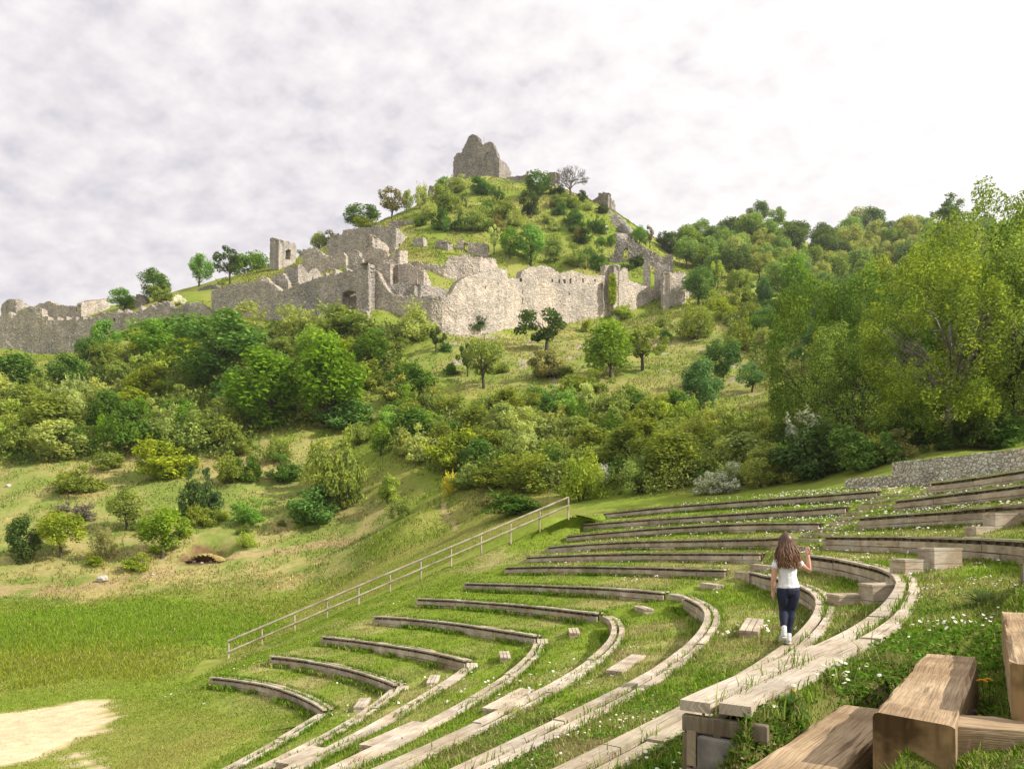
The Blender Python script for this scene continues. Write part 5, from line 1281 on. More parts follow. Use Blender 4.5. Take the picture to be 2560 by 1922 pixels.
# low scrub filling the gaps of the thickets
def scrub():
    rr = np.random.default_rng(77)
    y = rr.uniform(48, 172, 420000)**1.0; x = rr.uniform(-.74, .42, len(y))*y; z = H(x, y); px, py = dpix(x, y, z)
    j = (fbm(x, y, 6, 14)-.5)*60
    polys = [[(-40,835),(120,822),(200,795),(330,750),(480,718),(600,708),(860,708),(875,800),(800,850),(770,935),(570,940),(520,1000),(330,985),(230,1000),(120,1000),(-40,1010)],
             [(860,810),(960,885),(1010,915),(1150,890),(1300,880),(1460,915),(1600,930),(1720,960),(1720,1066),(1270,1074),(1130,1066),(1010,1062),(900,1010),(850,960),(840,880)],
             [(1560,700),(1700,640),(1850,700),(1850,960),(1700,960),(1640,800)]]
    ok = np.zeros(len(x), bool)
    for p_ in polys: ok |= inpoly(px+j, py+j*.4, p_)
    cl = fbm(x, y, 3.2, 15); ok &= cl > .40; x, y, z, cl = x[ok], y[ok], z[ok], cl[ok]
    top = np.clip((cl-.38)*9, .15, 1)*rr.uniform(.6, 2.4, len(x)); zz = z + top*rr.random(len(x))**.6
    C = np.stack([x, y, zz], 1) + rr.normal(size=(len(x), 3))*.06; Nn = rr.normal(size=C.shape)*.8 + np.array([0, -.2, .6]); Nn /= np.linalg.norm(Nn, axis=1)[:, None]
    t = fbm(x, y, 4.0, 16)[:, None]; t2 = fbm(x, y, 1.5, 18)[:, None]
    c = np.array([.17, .215, .04])*(1-np.clip((t-.4)*4, 0, 1)) + np.array([.24, .265, .075])*np.clip((t-.4)*4, 0, 1)
    c = np.where(t2 > .6, np.array([.11, .18, .03]), c)*np.exp(rr.normal(0, .28, (len(x), 1)))
    V = leaf_cards(C, Nn, .0030*y, rr, 1.6)
    me = mesh_np('scrub_undergrowth', V, [np.arange(len(V)).reshape(-1, 4)], None, np.repeat(c, 4, 0), None, True)
    tag(link('scrub_undergrowth', me, M['grass']), kind='stuff')
scrub()
# ------------------------------------------------------------------ the girl on the bench
def etube(mb, pts, rx, ry, n=14):
    pts = np.asarray(pts, float); rings = []
    for i, p in enumerate(pts):
        d = pts[min(i+1, len(pts)-1)] - pts[max(i-1, 0)]; d /= np.linalg.norm(d)+1e-9
        a = np.array([1.0, 0, 0]) - d*d[0]
        if np.linalg.norm(a) < .25: a = np.array([0, 0, 1.0]) - d*d[2]
        a /= np.linalg.norm(a); b = np.cross(d, a); t = np.arange(n)/n*2*np.pi
        rings.append(p + rx[i]*np.cos(t)[:, None]*a + ry[i]*np.sin(t)[:, None]*b)
    for e, s_ in ((0, -1), (-1, 1)):
        d = pts[e] - pts[1 if e == 0 else -2]; d /= np.linalg.norm(d)
        c = rings[e].mean(0)
        for f, g_ in ((.75, .55), (.3, .9)):
            rr_ = c + (rings[e]-c)*f/(1) ; 
            if e == 0: rings.insert(0, c + (rings[0 if f == .75 else 1]*0 + (rings[-1]*0) + 0) if False else rr_*1.0 + d*min(rx[0], ry[0])*g_*.6)
            else: rings.append(rr_ + d*min(rx[-1], ry[-1])*g_*.6)
            c = c
        # fall through: rings already extended
    V = np.concatenate(rings); fs = []; m_ = len(rings)
    for i in range(m_-1):
        for j in range(n):
            k = (j+1) % n; fs.append((i*n+j, i*n+k, (i+1)*n+k, (i+1)*n+j))
    V = np.concatenate([V, [rings[0].mean(0)], [rings[-1].mean(0)]]); c0 = m_*n
    fs += [((j+1) % n, j, c0, c0) for j in range(n)] + [((m_-1)*n+j, (m_-1)*n+(j+1) % n, c0+1, c0+1) for j in range(n)]
    mb.add(V, fs)
def fused(mb, name, mats, parent, vox=.006, sm=6, fac=.5):
    o = mb.build(name + '_shape', mats, None, True)
    r = o.modifiers.new('r', 'REMESH'); r.mode = 'VOXEL'; r.voxel_size = vox; r.use_smooth_shade = True
    s_ = o.modifiers.new('s', 'SMOOTH'); s_.iterations = sm; s_.factor = fac
    dg = bpy.context.evaluated_depsgraph_get(); me = bpy.data.meshes.new_from_object(o.evaluated_get(dg)); me.name = name
    old = o.data; bpy.data.objects.remove(o); bpy.data.meshes.remove(old)
    p = bpy.data.objects.new(name, me); COL.objects.link(p); p.parent = parent
    if not len(me.materials): me.materials.append(mats)
    me.polygons.foreach_set('use_smooth', np.ones(len(me.polygons), bool))
    return p
M['skin'] = mat_plain('skin', (.56, .31, .215), .55, .3)
M['shirt'] = mat_plain('white_cotton', (.80, .80, .83), .9, .1, 22, .04)
M['legging'] = mat_plain('navy_leggings', (.022, .026, .052), .75, .25, 18, .15)
M['shoe'] = mat_plain('grey_white_shoes', (.52, .52, .50), .7, .2, 40, .25)
M['sock'] = mat_plain('white_socks', (.78, .78, .78), .9, .1)
def hair_mat():
    m, nt, out = mat('brown_wavy_hair'); isl = nd(nt, 'NewGeometry').outputs['Random Per Island']; ob = nd(nt, 'TexCoord').outputs['Object']
    z = nd(nt, 'SeparateXYZ', {0: ob}).outputs[2]
    a = ramp(nt, isl, [(0, (.045, .021, .012)), (.5, (.095, .046, .025)), (1, (.20, .105, .056))])
    b = ramp(nt, isl, [(0, (.11, .048, .025)), (.5, (.22, .105, .05)), (1, (.46, .26, .14))])
    t = nd(nt, 'MapRange', {0: z, 1: 1.2, 2: .92, 3: 0.0, 4: 1.0}).outputs[0]
    p = princ(nt, out, mixc(nt, t, a, b), .42, .5); p.inputs['Anisotropic'].default_value = .3
    return m
M['hair'] = hair_mat()
GP = wp(1968, 1607, 8.70); GP[2] = float(np.interp(8.7, PATH['M7'][::-1, 1], PATH['M7'][::-1, 2]))
def girl():
    root = empty('person', tuple(GP), 'girl with long wavy brown hair in white top and navy leggings, walking along a bench', 'person')
    g = lambda x, y, d=0.0: np.array([(x-500)/981, d, (1420-y)/981])
    b = MB()
    etube(b, [g(512, 815), g(510, 740), g(508, 660), g(500, 570), g(494, 500), g(490, 455)], [.108, .098, .092, .104, .112, .06], [.075, .066, .062, .068, .068, .045])
    etube(b, [g(490, 460), g(489, 420, .008), g(488, 385, .012)], [.036, .033, .034], [.036, .034, .036])
    hd = g(487, 265, .018)
    etube(b, [hd+np.array([0, .03, -.10]), hd+np.array([0, .022, -.07]), hd+np.array([0, .008, -.02]), hd+np.array([0, 0, .04]), hd+np.array([0, -.004, .085])], [.03, .052, .068, .070, .042], [.035, .066, .082, .085, .05])
    etube(b, [hd+np.array([0, .085, -.005]), hd+np.array([0, .105, -.022])], [.008, .011], [.008, .010], 8)               # nose
    for s_ in (-1, 1): etube(b, [hd+np.array([s_*.066, .0, .012]), hd+np.array([s_*.076, -.006, -.002]), hd+np.array([s_*.070, -.002, -.028])], [.007, .010, .007], [.014, .018, .010], 8)
    # left arm hanging, right arm raised
    la = [g(400, 478), g(372, 492), g(352, 580, -.012), g(334, 690, -.02), g(334, 760, -.012), g(336, 815, 0)]
    etube(b, la, [.045, .043, .035, .030, .027, .020], [.045, .043, .035, .030, .027, .021])
    ra = [g(585, 470), g(612, 482), g(680, 540, -.015), g(752, 590, -.005), g(757, 510, .02), g(753, 420, .035)]
    etube(b, ra, [.045, .043, .036, .031, .028, .020], [.045, .043, .036, .031, .028, .021])
    # hands: palm, four fingers, thumb
    def hand(w0, dirv, side, palmn, curl):
        dirv = np.array(dirv, float); dirv /= np.linalg.norm(dirv); side = np.array(side, float); side -= dirv*(side@dirv); side /= np.linalg.norm(side); pn = np.cross(dirv, side)*palmn
        etube(b, [w0, w0+dirv*.025, w0+dirv*.058], [.019, .026, .028], [.015, .014, .012], 10)
        for i, (o, ln) in enumerate(((-.022, .046), (-.0075, .055), (.0075, .052), (.021, .040))):
            q = w0 + dirv*.058 + side*o; pts = [q]; dv = dirv + side*o*6
            for s2, c_ in ((.42, curl*.5), (.33, curl*1.1), (.25, curl*1.6)):
                dv2 = dv + pn*c_; dv2 /= np.linalg.norm(dv2); pts.append(pts[-1]+dv2*ln*s2)
            etube(b, pts, [.0078, .0074, .0068, .0056], [.0078, .0074, .0068, .0056], 8)
        q = w0 + dirv*.022 - side*.022; d1 = dirv*.8 - side*.8 + pn*.3; d1 /= np.linalg.norm(d1); d2 = dirv*.95 - side*.2 + pn*.4; d2 /= np.linalg.norm(d2)
        etube(b, [q, q+d1*.022, q+d1*.022+d2*.026], [.010, .009, .0065], [.010, .009, .0065], 8)
    hand(g(337, 822, .002), (.01, .02, -1), (.55, .8, 0), 1, .35)
    hand(g(753, 412, .036), (-.10, .1, 1), (-.7, .6, 0), -1, .75)
    # legs under the leggings down into the shoes
    LL = [g(452, 800), g(452, 870), g(462, 960, .015), g(470, 1040, .035), g(458, 1120, .0), g(443, 1200, -.05), g(438, 1250, -.075)]
    RL = [g(572, 800), g(574, 870), g(566, 960, .01), g(556, 1045, .03), g(545, 1130, .02), g(528, 1230, .01), g(519, 1320, .0)]
    rad = [.066, .066, .058, .047, .046, .034, .027]
    etube(b, LL, [r*.9 for r in rad], [r*.9 for r in rad]); etube(b, RL, [r*.9 for r in rad], [r*.9 for r in rad])
    fused(b, 'body', M['skin'], root, .0048, 4)
    e = MB()
    for s_ in (-1, 1): e.tube([hd+np.array([s_*.028, .078, .0]), hd+np.array([s_*.028, .086, .0])], [.010, .004], 8)
    e.build('eyes', M['hair'], root)
    c = MB()
    etube(c, [g(513, 770), g(513, 805), g(513, 850)], [.112, .117, .11], [.084, .092, .086]); etube(c, LL[:-1] + [g(440, 1222, -.06)], [.072, .07, .061, .051, .050, .038, .034], [.080, .076, .064, .052, .052, .038, .034]); etube(c, RL[:-1] + [g(520, 1302, .0)], [.072, .07, .061, .051, .050, .038, .034], [.080, .076, .064, .052, .052, .038, .034])
    lg = fused(c, 'leggings', M['legging'], root, .007, 4)
    s2 = MB()
    etube(s2, [g(513, 775), g(512, 735), g(506, 650), g(500, 575), g(494, 505), g(491, 462)], [.124, .116, .106, .114, .119, .07], [.094, .088, .078, .079, .078, .052])
    for (p, q) in ((g(395, 478), g(358, 545, -.008)), (g(588, 470), g(650, 520, -.01))): etube(s2, [p, (p+q)/2, q], [.055, .053, .048], [.055, .053, .050])
    sh = fused(s2, 'shirt', M['shirt'], root, .006, 4)
    co = np.empty(len(sh.data.vertices)*3); sh.data.vertices.foreach_get('co', co); co = co.reshape(-1, 3)
    wv = (fbm(co[:, 0]*1+co[:, 1]*.7+co[:, 2]*.5, co[:, 2]*1.0-co[:, 0]*.4, .09, 5, 3)-.5)*.02*np.clip((1.0-co[:, 2])/.2, 0, 1)
    ctr = np.array([.01, 0]); d = co[:, :2]-ctr; d /= np.linalg.norm(d, axis=1)[:, None]+1e-6; co[:, :2] += d*wv[:, None]
    sh.data.vertices.foreach_set('co', co.ravel())
    def shoe(ank, heel, toe, lift):
        s3 = MB(); f = toe-heel; up = np.cross(np.array([1.0, 0, 0]), f); up /= np.linalg.norm(up); up = up if up[2] > 0 else -up
        etube(s3, [heel+up*.034, heel+f*.3+up*.036, heel+f*.62+up*.03, toe+up*.02], [.033, .035, .038, .028], [.033, .036, .030, .019])
        etube(s3, [heel+f*.08+up*.03, (heel+f*.1+up*.05)*.4+ank*.6], [.034, .031], [.036, .033])
        o = fused(s3, 'shoe', M['shoe'], root, .005, 4)
        sl = MB(); etube(sl, [heel-f*.06+up*.006, heel+f*.35+up*.004, heel+f*.7+up*.004, toe+f*.08+up*.006], [.033, .035, .040, .030], [.008, .008, .008, .008]); fused(sl, 'sole', M['sock'], o, .005, 2)
        k = MB(); etube(k, [ank+(heel-ank)*.35, ank+np.array([0, .004, .03])], [.029, .030], [.031, .031]); fused(k, 'sock', M['sock'], root, .006, 2)
    shoe(g(438, 1250, -.075), g(420, 1345, -.13), g(440, 1408, .03), .1)
    shoe(g(519, 1320, 0), g(500, 1418, -.05), g(505, 1419, .145), 0)
    # hair: cap plus long wavy locks
    rr = np.random.default_rng(8); h = MB()
    etube(h, [hd+np.array([0, -.012, -.045]), hd+np.array([0, -.018, .0]), hd+np.array([0, -.012, .05]), hd+np.array([0, -.008, .096]), ], [.070, .079, .080, .050], [.080, .090, .092, .058], 18)
    for i in range(760):
        th = rr.uniform(-1.95, 1.95); ph = rr.uniform(.15, 1.25)                       # 0 is straight back
        st = hd + np.array([math.sin(th)*math.sin(ph)*.080, -.012-math.cos(th)*math.sin(ph)*.092, .02+math.cos(ph)*.082])
        wide = math.sin(th)
        endz = (1420 - (535 + rr.normal()*18 - abs(wide)*25))/981
        ex = hd[0] + wide*.108 + (.012 if wide > 0 else 0) + rr.normal()*.018; ey = -.105*max(.05, math.cos(th)) - .012 + rr.normal()*.012
        pts = []; rs = []; m_ = 13; f1 = rr.uniform(16, 24); p1 = rr.uniform(0, 6.28); amp = rr.uniform(.007, .015)
        for j in range(m_):
            u = j/(m_-1); v = u**.85; hx = st[0]*(1-v) + ex*v; z = st[2]*(1-u) + endz*u
            bulge = min(1, u/.72)**1.0; bulge = bulge*bulge*(3-2*bulge)*.6 + bulge*.4
            hx = st[0] + (ex-st[0])*bulge if u < .6 else hx + 0
            hx = st[0]*(1-bulge) + ex*bulge; y = st[1]*(1-bulge) + ey*bulge
            w_ = amp*u; pts.append((hx + w_*math.sin(z*f1*2.2+p1), y + w_*math.cos(z*f1*2.2+p1*1.3), z)); rs.append(.0065*(1-u*.6) if u > .05 else .005)
        h.tube(pts, rs, 5, cap=False)
    h.build('hair', M['hair'], root, True)
girl()
# tiny walker far up behind the wall
def walker():
    p = gpt(1264, 583); Y = p[1]; p[2] = (HOR - 1173/3.16*0 - (300+1168/3.16))/F*Y if False else p[2]
    root = empty('person', tuple(p), 'tiny far walker in red top standing in the grass behind the great wall', 'person')
    b = MB()
    for s_ in (-1, 1): etube(b, [(s_*.1, 0, .02), (s_*.1, 0, .5), (s_*.09, 0, .9)], [.06, .07, .1], [.06, .07, .1], 8)
    etube(b, [(0, 0, .88), (0, 0, 1.2), (0, 0, 1.42), (0, 0, 1.5)], [.16, .17, .2, .08], [.11, .12, .11, .07], 10); etube(b, [(0, 0, 1.5), (0, .02, 1.6), (0, .02, 1.74)], [.06, .1, .08], [.06, .11, .09], 10)
    for s_ in (-1, 1): etube(b, [(s_*.2, 0, 1.4), (s_*.26, .02, 1.12), (s_*.25, .08, .85)], [.06, .05, .04], [.06, .05, .04], 8)
    fused(b, 'body', M['skin'], root, .03, 2)
    c = MB(); etube(c, [(0, 0, .9), (0, 0, 1.2), (0, 0, 1.43)], [.19, .2, .23], [.14, .15, .14], 10); fused(c, 'shirt', mat_plain('red_cloth', (.5, .05, .04), .9), root, .03, 2)
    c = MB()
    for s_ in (-1, 1): etube(c, [(s_*.1, 0, .1), (s_*.1, 0, .5), (s_*.09, 0, .92)], [.08, .09, .12], [.08, .09, .12], 8)
    fused(c, 'trousers', M['legging'], root, .03, 2)
walker()
# ------------------------------------------------------------------ grass and flowers
def blades(name, pos, h, w_, lean, col, rr, bend=True):
    n = len(pos); yaw = rr.uniform(0, 6.283, n); d = np.stack([np.cos(yaw), np.sin(yaw), 0*yaw], 1); sd_ = np.stack([-np.sin(yaw), np.cos(yaw), 0*yaw], 1)
    up = np.array([0, 0, 1.0]); h = h[:, None]; w_ = w_[:, None]; lean = lean[:, None]
    b0 = pos - sd_*w_*.5; b1 = pos + sd_*w_*.5
    if bend:
        mid = pos + up*h*.6 + d*lean*h*.35; m0 = mid - sd_*w_*.38; m1 = mid + sd_*w_*.38; tip = pos + up*h + d*lean*h
        V = np.stack([b0, b1, m1, m0, tip], 1).reshape(-1, 3); i5 = np.arange(n)[:, None]*5
        fs = [np.concatenate([i5, i5+1, i5+2, i5+3], 1), np.concatenate([i5+3, i5+2, i5+4], 1)]; k = 5
    else:
        tip = pos + up*h + d*lean*h; V = np.stack([b0, b1, tip], 1).reshape(-1, 3); i5 = np.arange(n)[:, None]*3; fs = [np.concatenate([i5, i5+1, i5+2], 1)]; k = 3
    me = mesh_np(name, V, fs, None, np.repeat(col, k, 0)); return tag(link(name, me, M['grass']), kind='stuff')
rr = np.random.default_rng(21)
# points on the terraces
tri_a, tri_b, tri_c, tri_d = LV[LQ[:, 0]], LV[LQ[:, 1]], LV[LQ[:, 2]], LV[LQ[:, 3]]
ctr = (tri_a+tri_b+tri_c+tri_d)/4; area = np.linalg.norm(np.cross(tri_c-tri_a, tri_d-tri_b), axis=1)/2
def infr(c, m_=1.06):
    y = np.maximum(c[:, 1], .3); px = CX + F*c[:, 0]/y; py = HOR - F*c[:, 2]/y
    return (c[:, 1] > .6) & (px > -90) & (px < 2700) & (py < 2080)
vis = infr(ctr); dist = np.linalg.norm(ctr, axis=1)
def on_terr(n, wt):
    w_ = area*vis*wt; w_ = w_/w_.sum(); q = rr.choice(len(LQ), n, p=w_); u, v = rr.random(n)[:, None], rr.random(n)[:, None]
    return (tri_a[q]*(1-u)+tri_b[q]*u)*(1-v) + (tri_d[q]*(1-u)+tri_c[q]*u)*v
def vary(c, amp, dry=.12):
    k = np.exp(rr.normal(0, amp, len(c)))[:, None]; c = c*k
    m_ = rr.random(len(c)) < dry
    c[m_] = np.array([.40, .33, .15])*np.exp(rr.normal(0, .2, (m_.sum(), 1))); return c
def bench_clear(p):
    return p
p = on_terr(150000, 1/np.maximum(dist, 2.2)**2*(dist < 14)); dd = np.linalg.norm(p, axis=1)
cl = fbm(p[:, 0], p[:, 1], .55, 81)
keep = (cl > .40) | (rr.random(len(p)) < .75); p, dd, cl = p[keep], dd[keep], cl[keep]
tc = terrace_col(p[:, 0], p[:, 1]); hh = (.022 + .055*np.clip(cl-.38, 0, .4)/.4*rr.random(len(p))*2)*np.exp(rr.normal(0, .3, len(p)))*np.clip(dd/6, .42, 1)
blades('grass_near', p, hh, .0035+.0009*dd, rr.uniform(.1, 1.1, len(p)), vary(tc*np.array([.9, 1.08, .8]), .3, .14), rr)
p = on_terr(210000, (dist >= 12)/np.maximum(dist, 8)**1.35); dd = np.linalg.norm(p, axis=1); cl = fbm(p[:, 0], p[:, 1], .8, 81)
keep = (cl > .42) | (rr.random(len(p)) < .5); p, dd, cl = p[keep], dd[keep], cl[keep]
blades('grass_terrace', p, (.04 + .06*np.clip(cl-.4, 0, .3)/.3*rr.random(len(p)))*np.exp(rr.normal(0, .25, len(p))), .0012*dd, rr.uniform(.1, .9, len(p)), vary(terrace_col(p[:, 0], p[:, 1])*np.array([.95, 1.06, .85]), .28, .08), rr, False)
# tall growth along the feet of the risers and the rear edge of the planks
pp = []
for k in range(12):
    P, N, S = LOFT[k]
    for sec in (slice(NX, NX+NL), slice(NX+NL+NG, NX+NL+NG+NM)):
        q = P[sec]; nn = N[sec]; m_ = 420 if k < 6 else 620
        t = rr.random(m_)*(len(q)-1); i = t.astype(int); f = (t-i)[:, None]; b_ = q[i]*(1-f)+q[i+1]*f; n_ = nn[i]
        hbv = HB[k][sec][i]
        o = rr.uniform(-.28, -.02, m_); a_ = b_.copy(); a_[:, :2] += n_*o[:, None]; a_[:, 2] -= hbv; pp.append((a_, .95 if k < 6 else .6))
        o = rr.uniform(.30, .42, m_); a_ = b_.copy(); a_[:, :2] += n_*o[:, None]; a_[:, 2] -= .04; pp.append((a_, .8 if k < 6 else .45))
        o = np.full(m_//2, .142) + rr.normal(size=m_//2)*.006; a_ = b_[:m_//2].copy(); a_[:, :2] += n_[:m_//2]*o[:, None]; a_[:, 2] -= .06; pp.append((a_, .8))
hs = np.concatenate([np.full(len(a), h) for a, h in pp]); p = np.concatenate([a for a, h in pp]); dd = np.linalg.norm(p, axis=1)
ok = infr(p) & ((fbm(p[:, 0], p[:, 1], 1.3, 83) > np.where(hs == .8, .38, .44))); p, dd, hs = p[ok], dd[ok], hs[ok]
p = np.repeat(p, 5, 0) + rr.normal(size=(len(p)*5, 3))*np.array([.035, .035, .004]); dd = np.repeat(dd, 5); hs = np.repeat(hs, 5)
blades('grass_along_benches', p, (.07+.12*rr.random(len(p))**2)*hs, .003+.0012*dd, rr.uniform(.1, .9, len(p)), vary(terrace_col(p[:, 0], p[:, 1])*np.array([.75, 1.0, .6]), .3, .1), rr)
# foreground right: loose longer tufts and clover-like leaves
def near_pts(n, box, z=None):
    x = rr.uniform(box[0], box[1], n); y = rr.uniform(box[2], box[3], n); return x, y
from mathutils.bvhtree import BVHTree
_bv = BVHTree.FromPolygons([tuple(v) for v in LV], [tuple(q) for q in LQ])
def terr_z(x, y):
    o = []
    for a, b in zip(x, y):
        h_ = _bv.ray_cast(Vector((a, b, 5)), Vector((0, 0, -1))); o.append(h_[0].z if h_[0] is not None else float(H(a, b)))
    return np.array(o)
tuft = []
for _ in range(240):
    y = rr.uniform(2.2, 8.5)**1.0; x = rr.uniform(.12*y, .78*y)
    pxl = CX + F*x/y
    if x < .30 + (y-3.1)*.72: continue
    tuft.append((x, y))
for (x, y) in ((1.25,2.5),(1.62,2.5),(1.8,2.45),(1.95,2.5),(2.05,2.48),(1.5,2.42),(1.35,2.4),(2.3,3.0),(2.1,2.85),(.82,3.1),(.95,3.0),(1.2,3.3),(1.05,3.2),(.75,3.25)): tuft += [(x, y)]*3
_lg = [((1.42,2.62),(2.34,3.95)),((1.95,2.66),(3.0,4.3)),((1.60,2.72),(2.75,2.42)),((.55,2.1),(1.72,3.55))]
def _dl(p, a, b):
    p, a, b = map(np.array, (p, a, b)); t = np.clip((p-a)@(b-a)/((b-a)@(b-a)), 0, 1); return np.linalg.norm(p-a-t*(b-a))
def _front(p):
    return any(_dl((p[0]*k_, p[1]*k_), a, b) < .17 for a, b in _lg for k_ in (1.0, 1.06, 1.12))
tuft = [q for q in tuft if not _front(q)]
tuft += [(1.2+.042*i+.02*(i%3), 2.40+.035*(i%4)) for i in range(24)]
tx = np.array(tuft); n_ = 46; px_ = np.repeat(tx[:, 0], n_) + rr.normal(size=len(tx)*n_)*.05; py_ = np.repeat(tx[:, 1], n_) + rr.normal(size=len(tx)*n_)*.05
pz = terr_z(px_, py_) - .01; p = np.stack([px_, py_, pz], 1); dd = np.linalg.norm(p, axis=1); big = np.repeat(rr.random(len(tx)), n_)
blades('grass_tufts', p, (.02+.055*rr.random(len(p))*big), .003+.0007*dd, rr.uniform(.2, 1.4, len(p)), vary(np.tile([.12, .20, .022], (len(p), 1)), .35, .12), rr)
def flat_leaves(name, n, f, size, col, amp=.3):
    P_, Nn = f(n); V = leaf_cards(P_, Nn, size, rr, 1.25); me = mesh_np(name, V, [np.arange(len(V)).reshape(-1, 4)], None, np.repeat(vary(np.tile(col, (len(P_), 1)), amp, .02), 4, 0)); return tag(link(name, me, M['grass']), kind='stuff')
def clover(n):
    p = on_terr(n, (dist < 11)/np.maximum(dist, 2)**2); c = fbm(p[:, 0], p[:, 1], .9, 91); p = p[(c > .5) & (p[:, 0] > -2)]
    p[:, 2] += rr.uniform(.008, .05, len(p)); Nn = rr.normal(size=(len(p), 3))*.45 + np.array([0, 0, 1]); return p, Nn/np.linalg.norm(Nn, axis=1)[:, None]
flat_leaves('clover_ground_cover', 60000, clover, .026, np.array([.10, .20, .022]))
# meadow, stage lawn and hillside
def on_ground(n, x0, x1, y0, y1, pw=1.5):
    y = (rr.random(n)*(y1**(2-pw)-y0**(2-pw)) + y0**(2-pw))**(1/(2-pw)); x = rr.uniform(x0, x1, n)*y; return x, y, H(x, y)
x, y, z = on_ground(330000, -.72, .05, 15, 66); px, py = dpix(x, y, z); py = py + rr.normal(size=len(py))*9
jn = (fbm(x, y, 4, 51)-.5)*70 + (fbm(x, y, 1.1, 52)-.5)*40
_o = np.concatenate([rings[2][:, :2], rings[-1][::-1, :2]])
ok = (py < 1690) & ~is_bare(x, y, z) & ~inpoly(x, y, _o)
x, y, z, px, py, jn = [a[ok] for a in (x, y, z, px, py, jn)]
c = ground_col(x, y, z); tall = inpoly(px, py+jn, Z_LUSH) ; lush = inpoly(px+jn, py+jn*.6, Z_LUSH2)
yel = (rr.random(len(x)) < .6) & inpoly(px, py+jn*.5, [(-50,1400),(300,1395),(440,1400),(330,1470),(-50,1478)])
c = np.where(yel[:, None], np.array([.24, .25, .035]), c)
h_ = np.where(tall, .06+.18*rr.random(len(x))**1.5, .03+.035*rr.random(len(x)))*np.exp(rr.normal(0, .25, len(x)))
blades('meadow_grass', np.stack([x, y, z-.01], 1), h_, .0011*y, rr.uniform(.2, 1.3, len(x)), vary(c*np.array([1.0, 1.08, .8]), .26, .05), rr, False)
x, y, z = on_ground(260000, -.74, .74, 58, 170, 1.3); px, py = dpix(x, y, z); ok = (py < 1300) & ~is_bare(x, y, z) & (fbm(x, y, 2.2, 55) > .42)
x, y, z = x[ok], y[ok], z[ok]; c = ground_col(x, y, z)
blades('hillside_grass', np.stack([x, y, z-.02], 1), (.10+.28*rr.random(len(x))**2), .0016*y, rr.uniform(.1, .9, len(x)), vary(c*np.array([.95, 1.02, .85]), .32, .12), rr, False)
x, y, z = on_ground(110000, -.4, .3, 160, 255, 1.2); ok = fbm(x, y, 3, 56) > .42; x, y, z = x[ok], y[ok], z[ok]; c = ground_col(x, y, z)
blades('castle_hill_grass', np.stack([x, y, z-.03], 1), (.15+.4*rr.random(len(x))**2), .0018*y, rr.uniform(.1, .8, len(x)), vary(c, .3, .1), rr, False)
# daisies
M['petal'] = mat_plain('daisy_petals', (.80, .80, .78), .8, .1); M['disc'] = mat_plain('flower_discs', (.62, .40, .03), .8, .1)
def daisies(name, p, size, rr, petals=9):
    n = len(p); Vs, fs, mi = [], [], []; Nn = rr.normal(size=(n, 3))*.35 + np.array([-.1, -.25, 1]); Nn /= np.linalg.norm(Nn, axis=1)[:, None]
    a = np.cross(Nn, [0.3, 1, 0]); a /= np.linalg.norm(a, axis=1)[:, None]; b = np.cross(Nn, a); s = size*rr.uniform(.7, 1.2, n)
    m_ = petals*2; t = np.arange(m_)/m_*2*np.pi; rad = np.where(np.arange(m_) % 2 == 0, 1.0, .62)
    ring_ = p[:, None] + s[:, None, None]*rad[None, :, None]*(np.cos(t)[None, :, None]*a[:, None] + np.sin(t)[None, :, None]*b[:, None])
    c = p + Nn*s[:, None]*.12; V1 = np.concatenate([ring_, c[:, None]], 1).reshape(-1, 3); base = np.arange(n)[:, None]*(m_+1)
    F1 = np.concatenate([np.stack([base[:, 0]+j, base[:, 0]+(j+1) % m_, base[:, 0]+m_], 1) for j in range(m_)])
    t2 = np.arange(6)/6*2*np.pi; r2 = p[:, None] + Nn[:, None]*s[:, None, None]*.2 + s[:, None, None]*.32*(np.cos(t2)[None, :, None]*a[:, None]+np.sin(t2)[None, :, None]*b[:, None])
    V2 = r2.reshape(-1, 3); b2 = np.arange(n)[:, None]*6 + len(V1); F2 = np.concatenate([np.stack([b2[:, 0], b2[:, 0]+j, b2[:, 0]+j+1], 1) for j in range(1, 5)])
    me = mesh_np(name, np.concatenate([V1, V2]), [np.concatenate([F1, F2])], None, None, np.concatenate([np.zeros(len(F1)), np.ones(len(F2))])); me.materials.append(M['petal']); me.materials.append(M['disc'])
    o = bpy.data.objects.new(name, me); COL.objects.link(o); return tag(o, kind='stuff')
p = on_terr(7000, (dist < 16)/np.maximum(dist, 2.5)**1.5); c = fbm(p[:, 0], p[:, 1], .8, 95); p = p[(c > .60) & (p[:, 0] > .1)]; p[:, 2] += rr.uniform(.03, .07, len(p))
extra = []
for (dx_, dy_, Y, n_, sp) in ((1545,1648,2.75,16,.07),(2060,1358,5.6,40,.2),(1810,1500,4.0,14,.16),(1790,1520,3.9,10,.12),(1700,1560,3.3,10,.1),(1840,1610,2.75,5,.05),(1395,1620,4.4,30,.3)):
    q = D(dx_, dy_, Y); xx = q[0] + rr.normal(size=n_)*sp; yy = q[1] + rr.normal(size=n_)*sp; zz = terr_z(xx, yy) + rr.uniform(.04, .09, n_); extra.append(np.stack([xx, yy, zz], 1))
daisies('daisies', np.concatenate([p] + extra), .0125, rr)
p = on_terr(46000, (dist >= 13)*1.0/np.maximum(dist, 10)); P12 = fbm(p[:, 0], p[:, 1], 2.2, 97); rad_ = np.hypot((p[:, 0]-C0[0])*ASP, p[:, 1]-C0[1]); th = np.arctan2(p[:, 1]-C0[1], (p[:, 0]-C0[0])*ASP)
dens_ = np.clip((P12-.62)*.8, 0, .12) + .55*np.exp(-((th-.32)/.30)**2)*np.clip((rad_-21.0)/6, 0, 1)*np.clip((P12-.36)*5, 0, 1)
p = p[rr.random(len(p)) < dens_]; p[:, 2] += rr.uniform(.03, .10, len(p))
